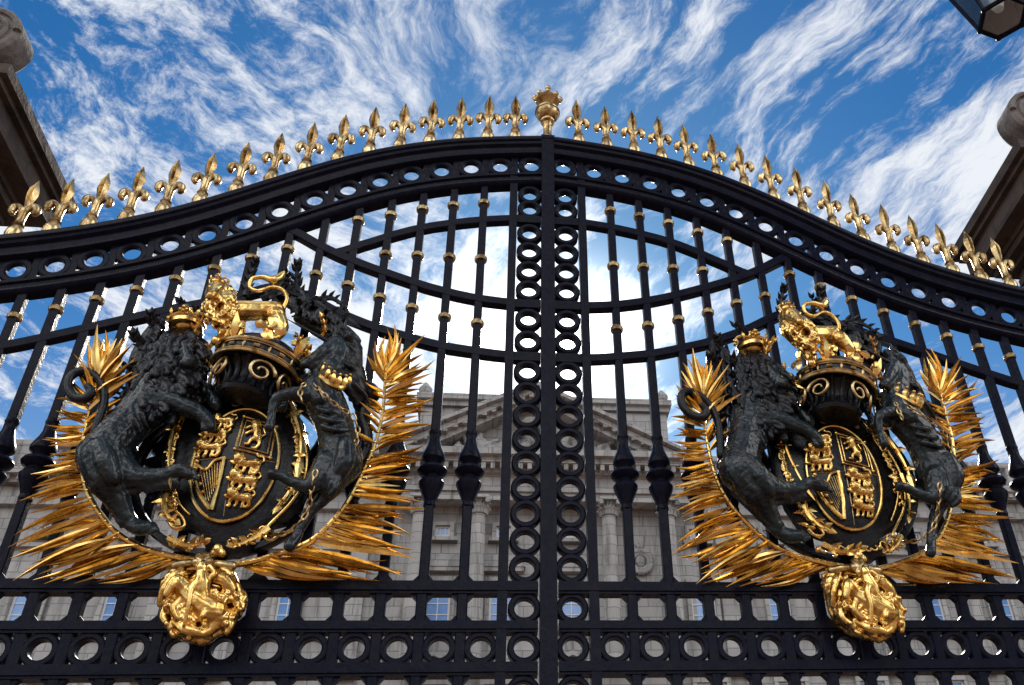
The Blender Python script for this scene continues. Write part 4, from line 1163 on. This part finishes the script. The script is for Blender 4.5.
# ------------------------------------------------------------------ gate piers
def pier(sg, label):
    xc = sg * 4.4; yc = .26
    root = thing('gate_pier', label, 'gate pier', (xc, yc, 0), 'stone piers at the sides of the gate')
    og = (xc, yc, 0)
    def P(mb, name, mat=DIRT, parent=None, smooth=False): return mb.build(name, mat, parent or root, og, smooth)
    def slab(mb, hx, hy, z0, z1):
        hx += .4; mb.box(xc - hx, xc + hx, yc - hy, yc + hy, z0, z1)
    s = MB(); slab(s, .66, .30, .5, 5.75); P(s, 'shaft')
    s = MB(); slab(s, .76, .38, 0, .35); slab(s, .71, .34, .35, .5); P(s, 'plinth')
    s = MB()
    for hx, hy, z0, z1 in ((.68, .31, 5.75, 5.80), (.665, .302, 5.80, 5.86), (.72, .35, 5.86, 5.90), (.78, .40, 5.90, 5.95), (.80, .42, 5.95, 5.99), (.90, .49, 5.99, 6.14), (.935, .52, 6.14, 6.18), (.97, .55, 6.18, 6.26)): slab(s, hx, hy, z0, z1)
    P(s, 'cornice')
    s = MB(); slab(s, .40, .34, 6.26, 6.5); slab(s, .15, .26, 6.5, 7.2); s.box(xc + sg * .3 - .09, xc + sg * .3 + .09, yc - .09, yc + .09, 7.203, 9.7); P(s, 'pedestal')
    # scrolls lying on the cornice, spiral ends facing the street
    for q in (-1, 1):
        xs = xc + q * 1.12; zs = 6.56; r0 = .205; ys = yc - .46
        m_ = MB(); m_.lathe([(r0 - .02, -.09), (r0, -.07), (r0, .10), (r0 - .02, .12)], (xs, ys, zs), 36, 'y')
        m_.sphere((xs, ys - .09, zs), .05, 10, 8)
        pts = []
        for i in range(60):
            t = i / 59; a = t * 2 * math.pi * 2.6; rr = (r0 - .016) * (1 - .8 * t); pts.append((xs + q * rr * math.cos(a), ys - .092, zs + rr * math.sin(a)))
        m_.tube(pts, [.022 - .010 * i / 59 for i in range(60)], 7)
        m_.tube([(xs - q * .1, ys + .02, zs - .17), (xs - q * .35, ys + .02, zs - .16), (xs - q * .62, ys + .02, zs - .04)], [.07, .07, .05], 8)
        P(m_, 'scroll', PALEST, smooth=True)
    return root


pier(-1, 'dark stone pier with scrolled top at the left end of the gate')
pier(1, 'dark stone pier with scrolled top at the right end of the gate under the lantern')

# ------------------------------------------------------------------ lantern on a bracket from the right pier
LC = Vector((3.90, .28, 0)); ZB = 8.56
lan = thing('lantern', 'black iron lantern with glass panes hung beside the right stone pier', 'lantern', (LC.x, LC.y, ZB))
def LP(mb, name, mat, parent=None, smooth=False): return mb.build(name, mat, parent or lan, (LC.x, LC.y, ZB), smooth)
def hexr(r, z, ph=.26): return [Vector((LC.x + r * math.cos(math.pi / 3 * i + ph), LC.y + r * math.sin(math.pi / 3 * i + ph), z)) for i in range(6)]
b0, b1, b2 = hexr(.205, ZB), hexr(.36, ZB + .80), hexr(.39, ZB + .86)
fr = MB()
for rg, r in ((b0, .022), (b1, .024), (b2, .03)): 
    for i in range(6): fr.tube([rg[i], rg[(i + 1) % 6]], r, 6)
for i in range(6):
    fr.tube([b0[i], b1[i]], .018, 6); fr.tube([b1[i], b2[i]], .03, 6); fr.sphere(b0[i], .028, 8, 6); fr.sphere(b2[i] + Vector((0, 0, .06)), .04, 8, 6)
frm = LP(fr, 'frame', IRON, smooth=True)
rf = MB(); rf.loft([hexr(.40, ZB + .87), hexr(.36, ZB + .95), hexr(.16, ZB + 1.15), hexr(.10, ZB + 1.28), hexr(.03, ZB + 1.35)]); LP(rf, 'roof', IRON)
for i in range(6):
    j = (i + 1) % 6; c = (b0[i] + b1[j]) / 2; nrm = Vector((c.x - LC.x, c.y - LC.y, 0)).normalized() * .003
    g_ = MB(); g_.loft([[b0[i], b0[j], b1[j], b1[i]], [p - nrm for p in (b0[i], b0[j], b1[j], b1[i])]]); LP(g_, 'pane', GLASS)
g_ = MB(); g_.loft([hexr(.20, ZB - .002), hexr(.20, ZB + .002)]); LP(g_, 'bottom_pane', GLASS)
bl = MB(); bl.lathe([(.01, ZB + .10), (.04, ZB + .12), (.06, ZB + .18), (.05, ZB + .26), (.03, ZB + .30)], (LC.x, LC.y, 0), 14); LP(bl, 'bulb', BULB, smooth=True)
hd = MB(); hd.lathe([(.03, ZB + .30), (.035, ZB + .34), (.02, ZB + .36), (.02, ZB + .9)], (LC.x, LC.y, 0), 10); LP(hd, 'lamp_holder', IRON, smooth=True)
br_ = MB(); br_.tube(spline([(LC.x, LC.y, ZB + 1.3), (LC.x, LC.y, ZB + 1.55), (LC.x + .3, LC.y, ZB + 1.6), (LC.x + .6, LC.y, ZB + 1.35), (LC.x + .76, LC.y - .02, ZB + 1.0)], 5), .03, 8); LP(br_, 'bracket', IRON, smooth=True)
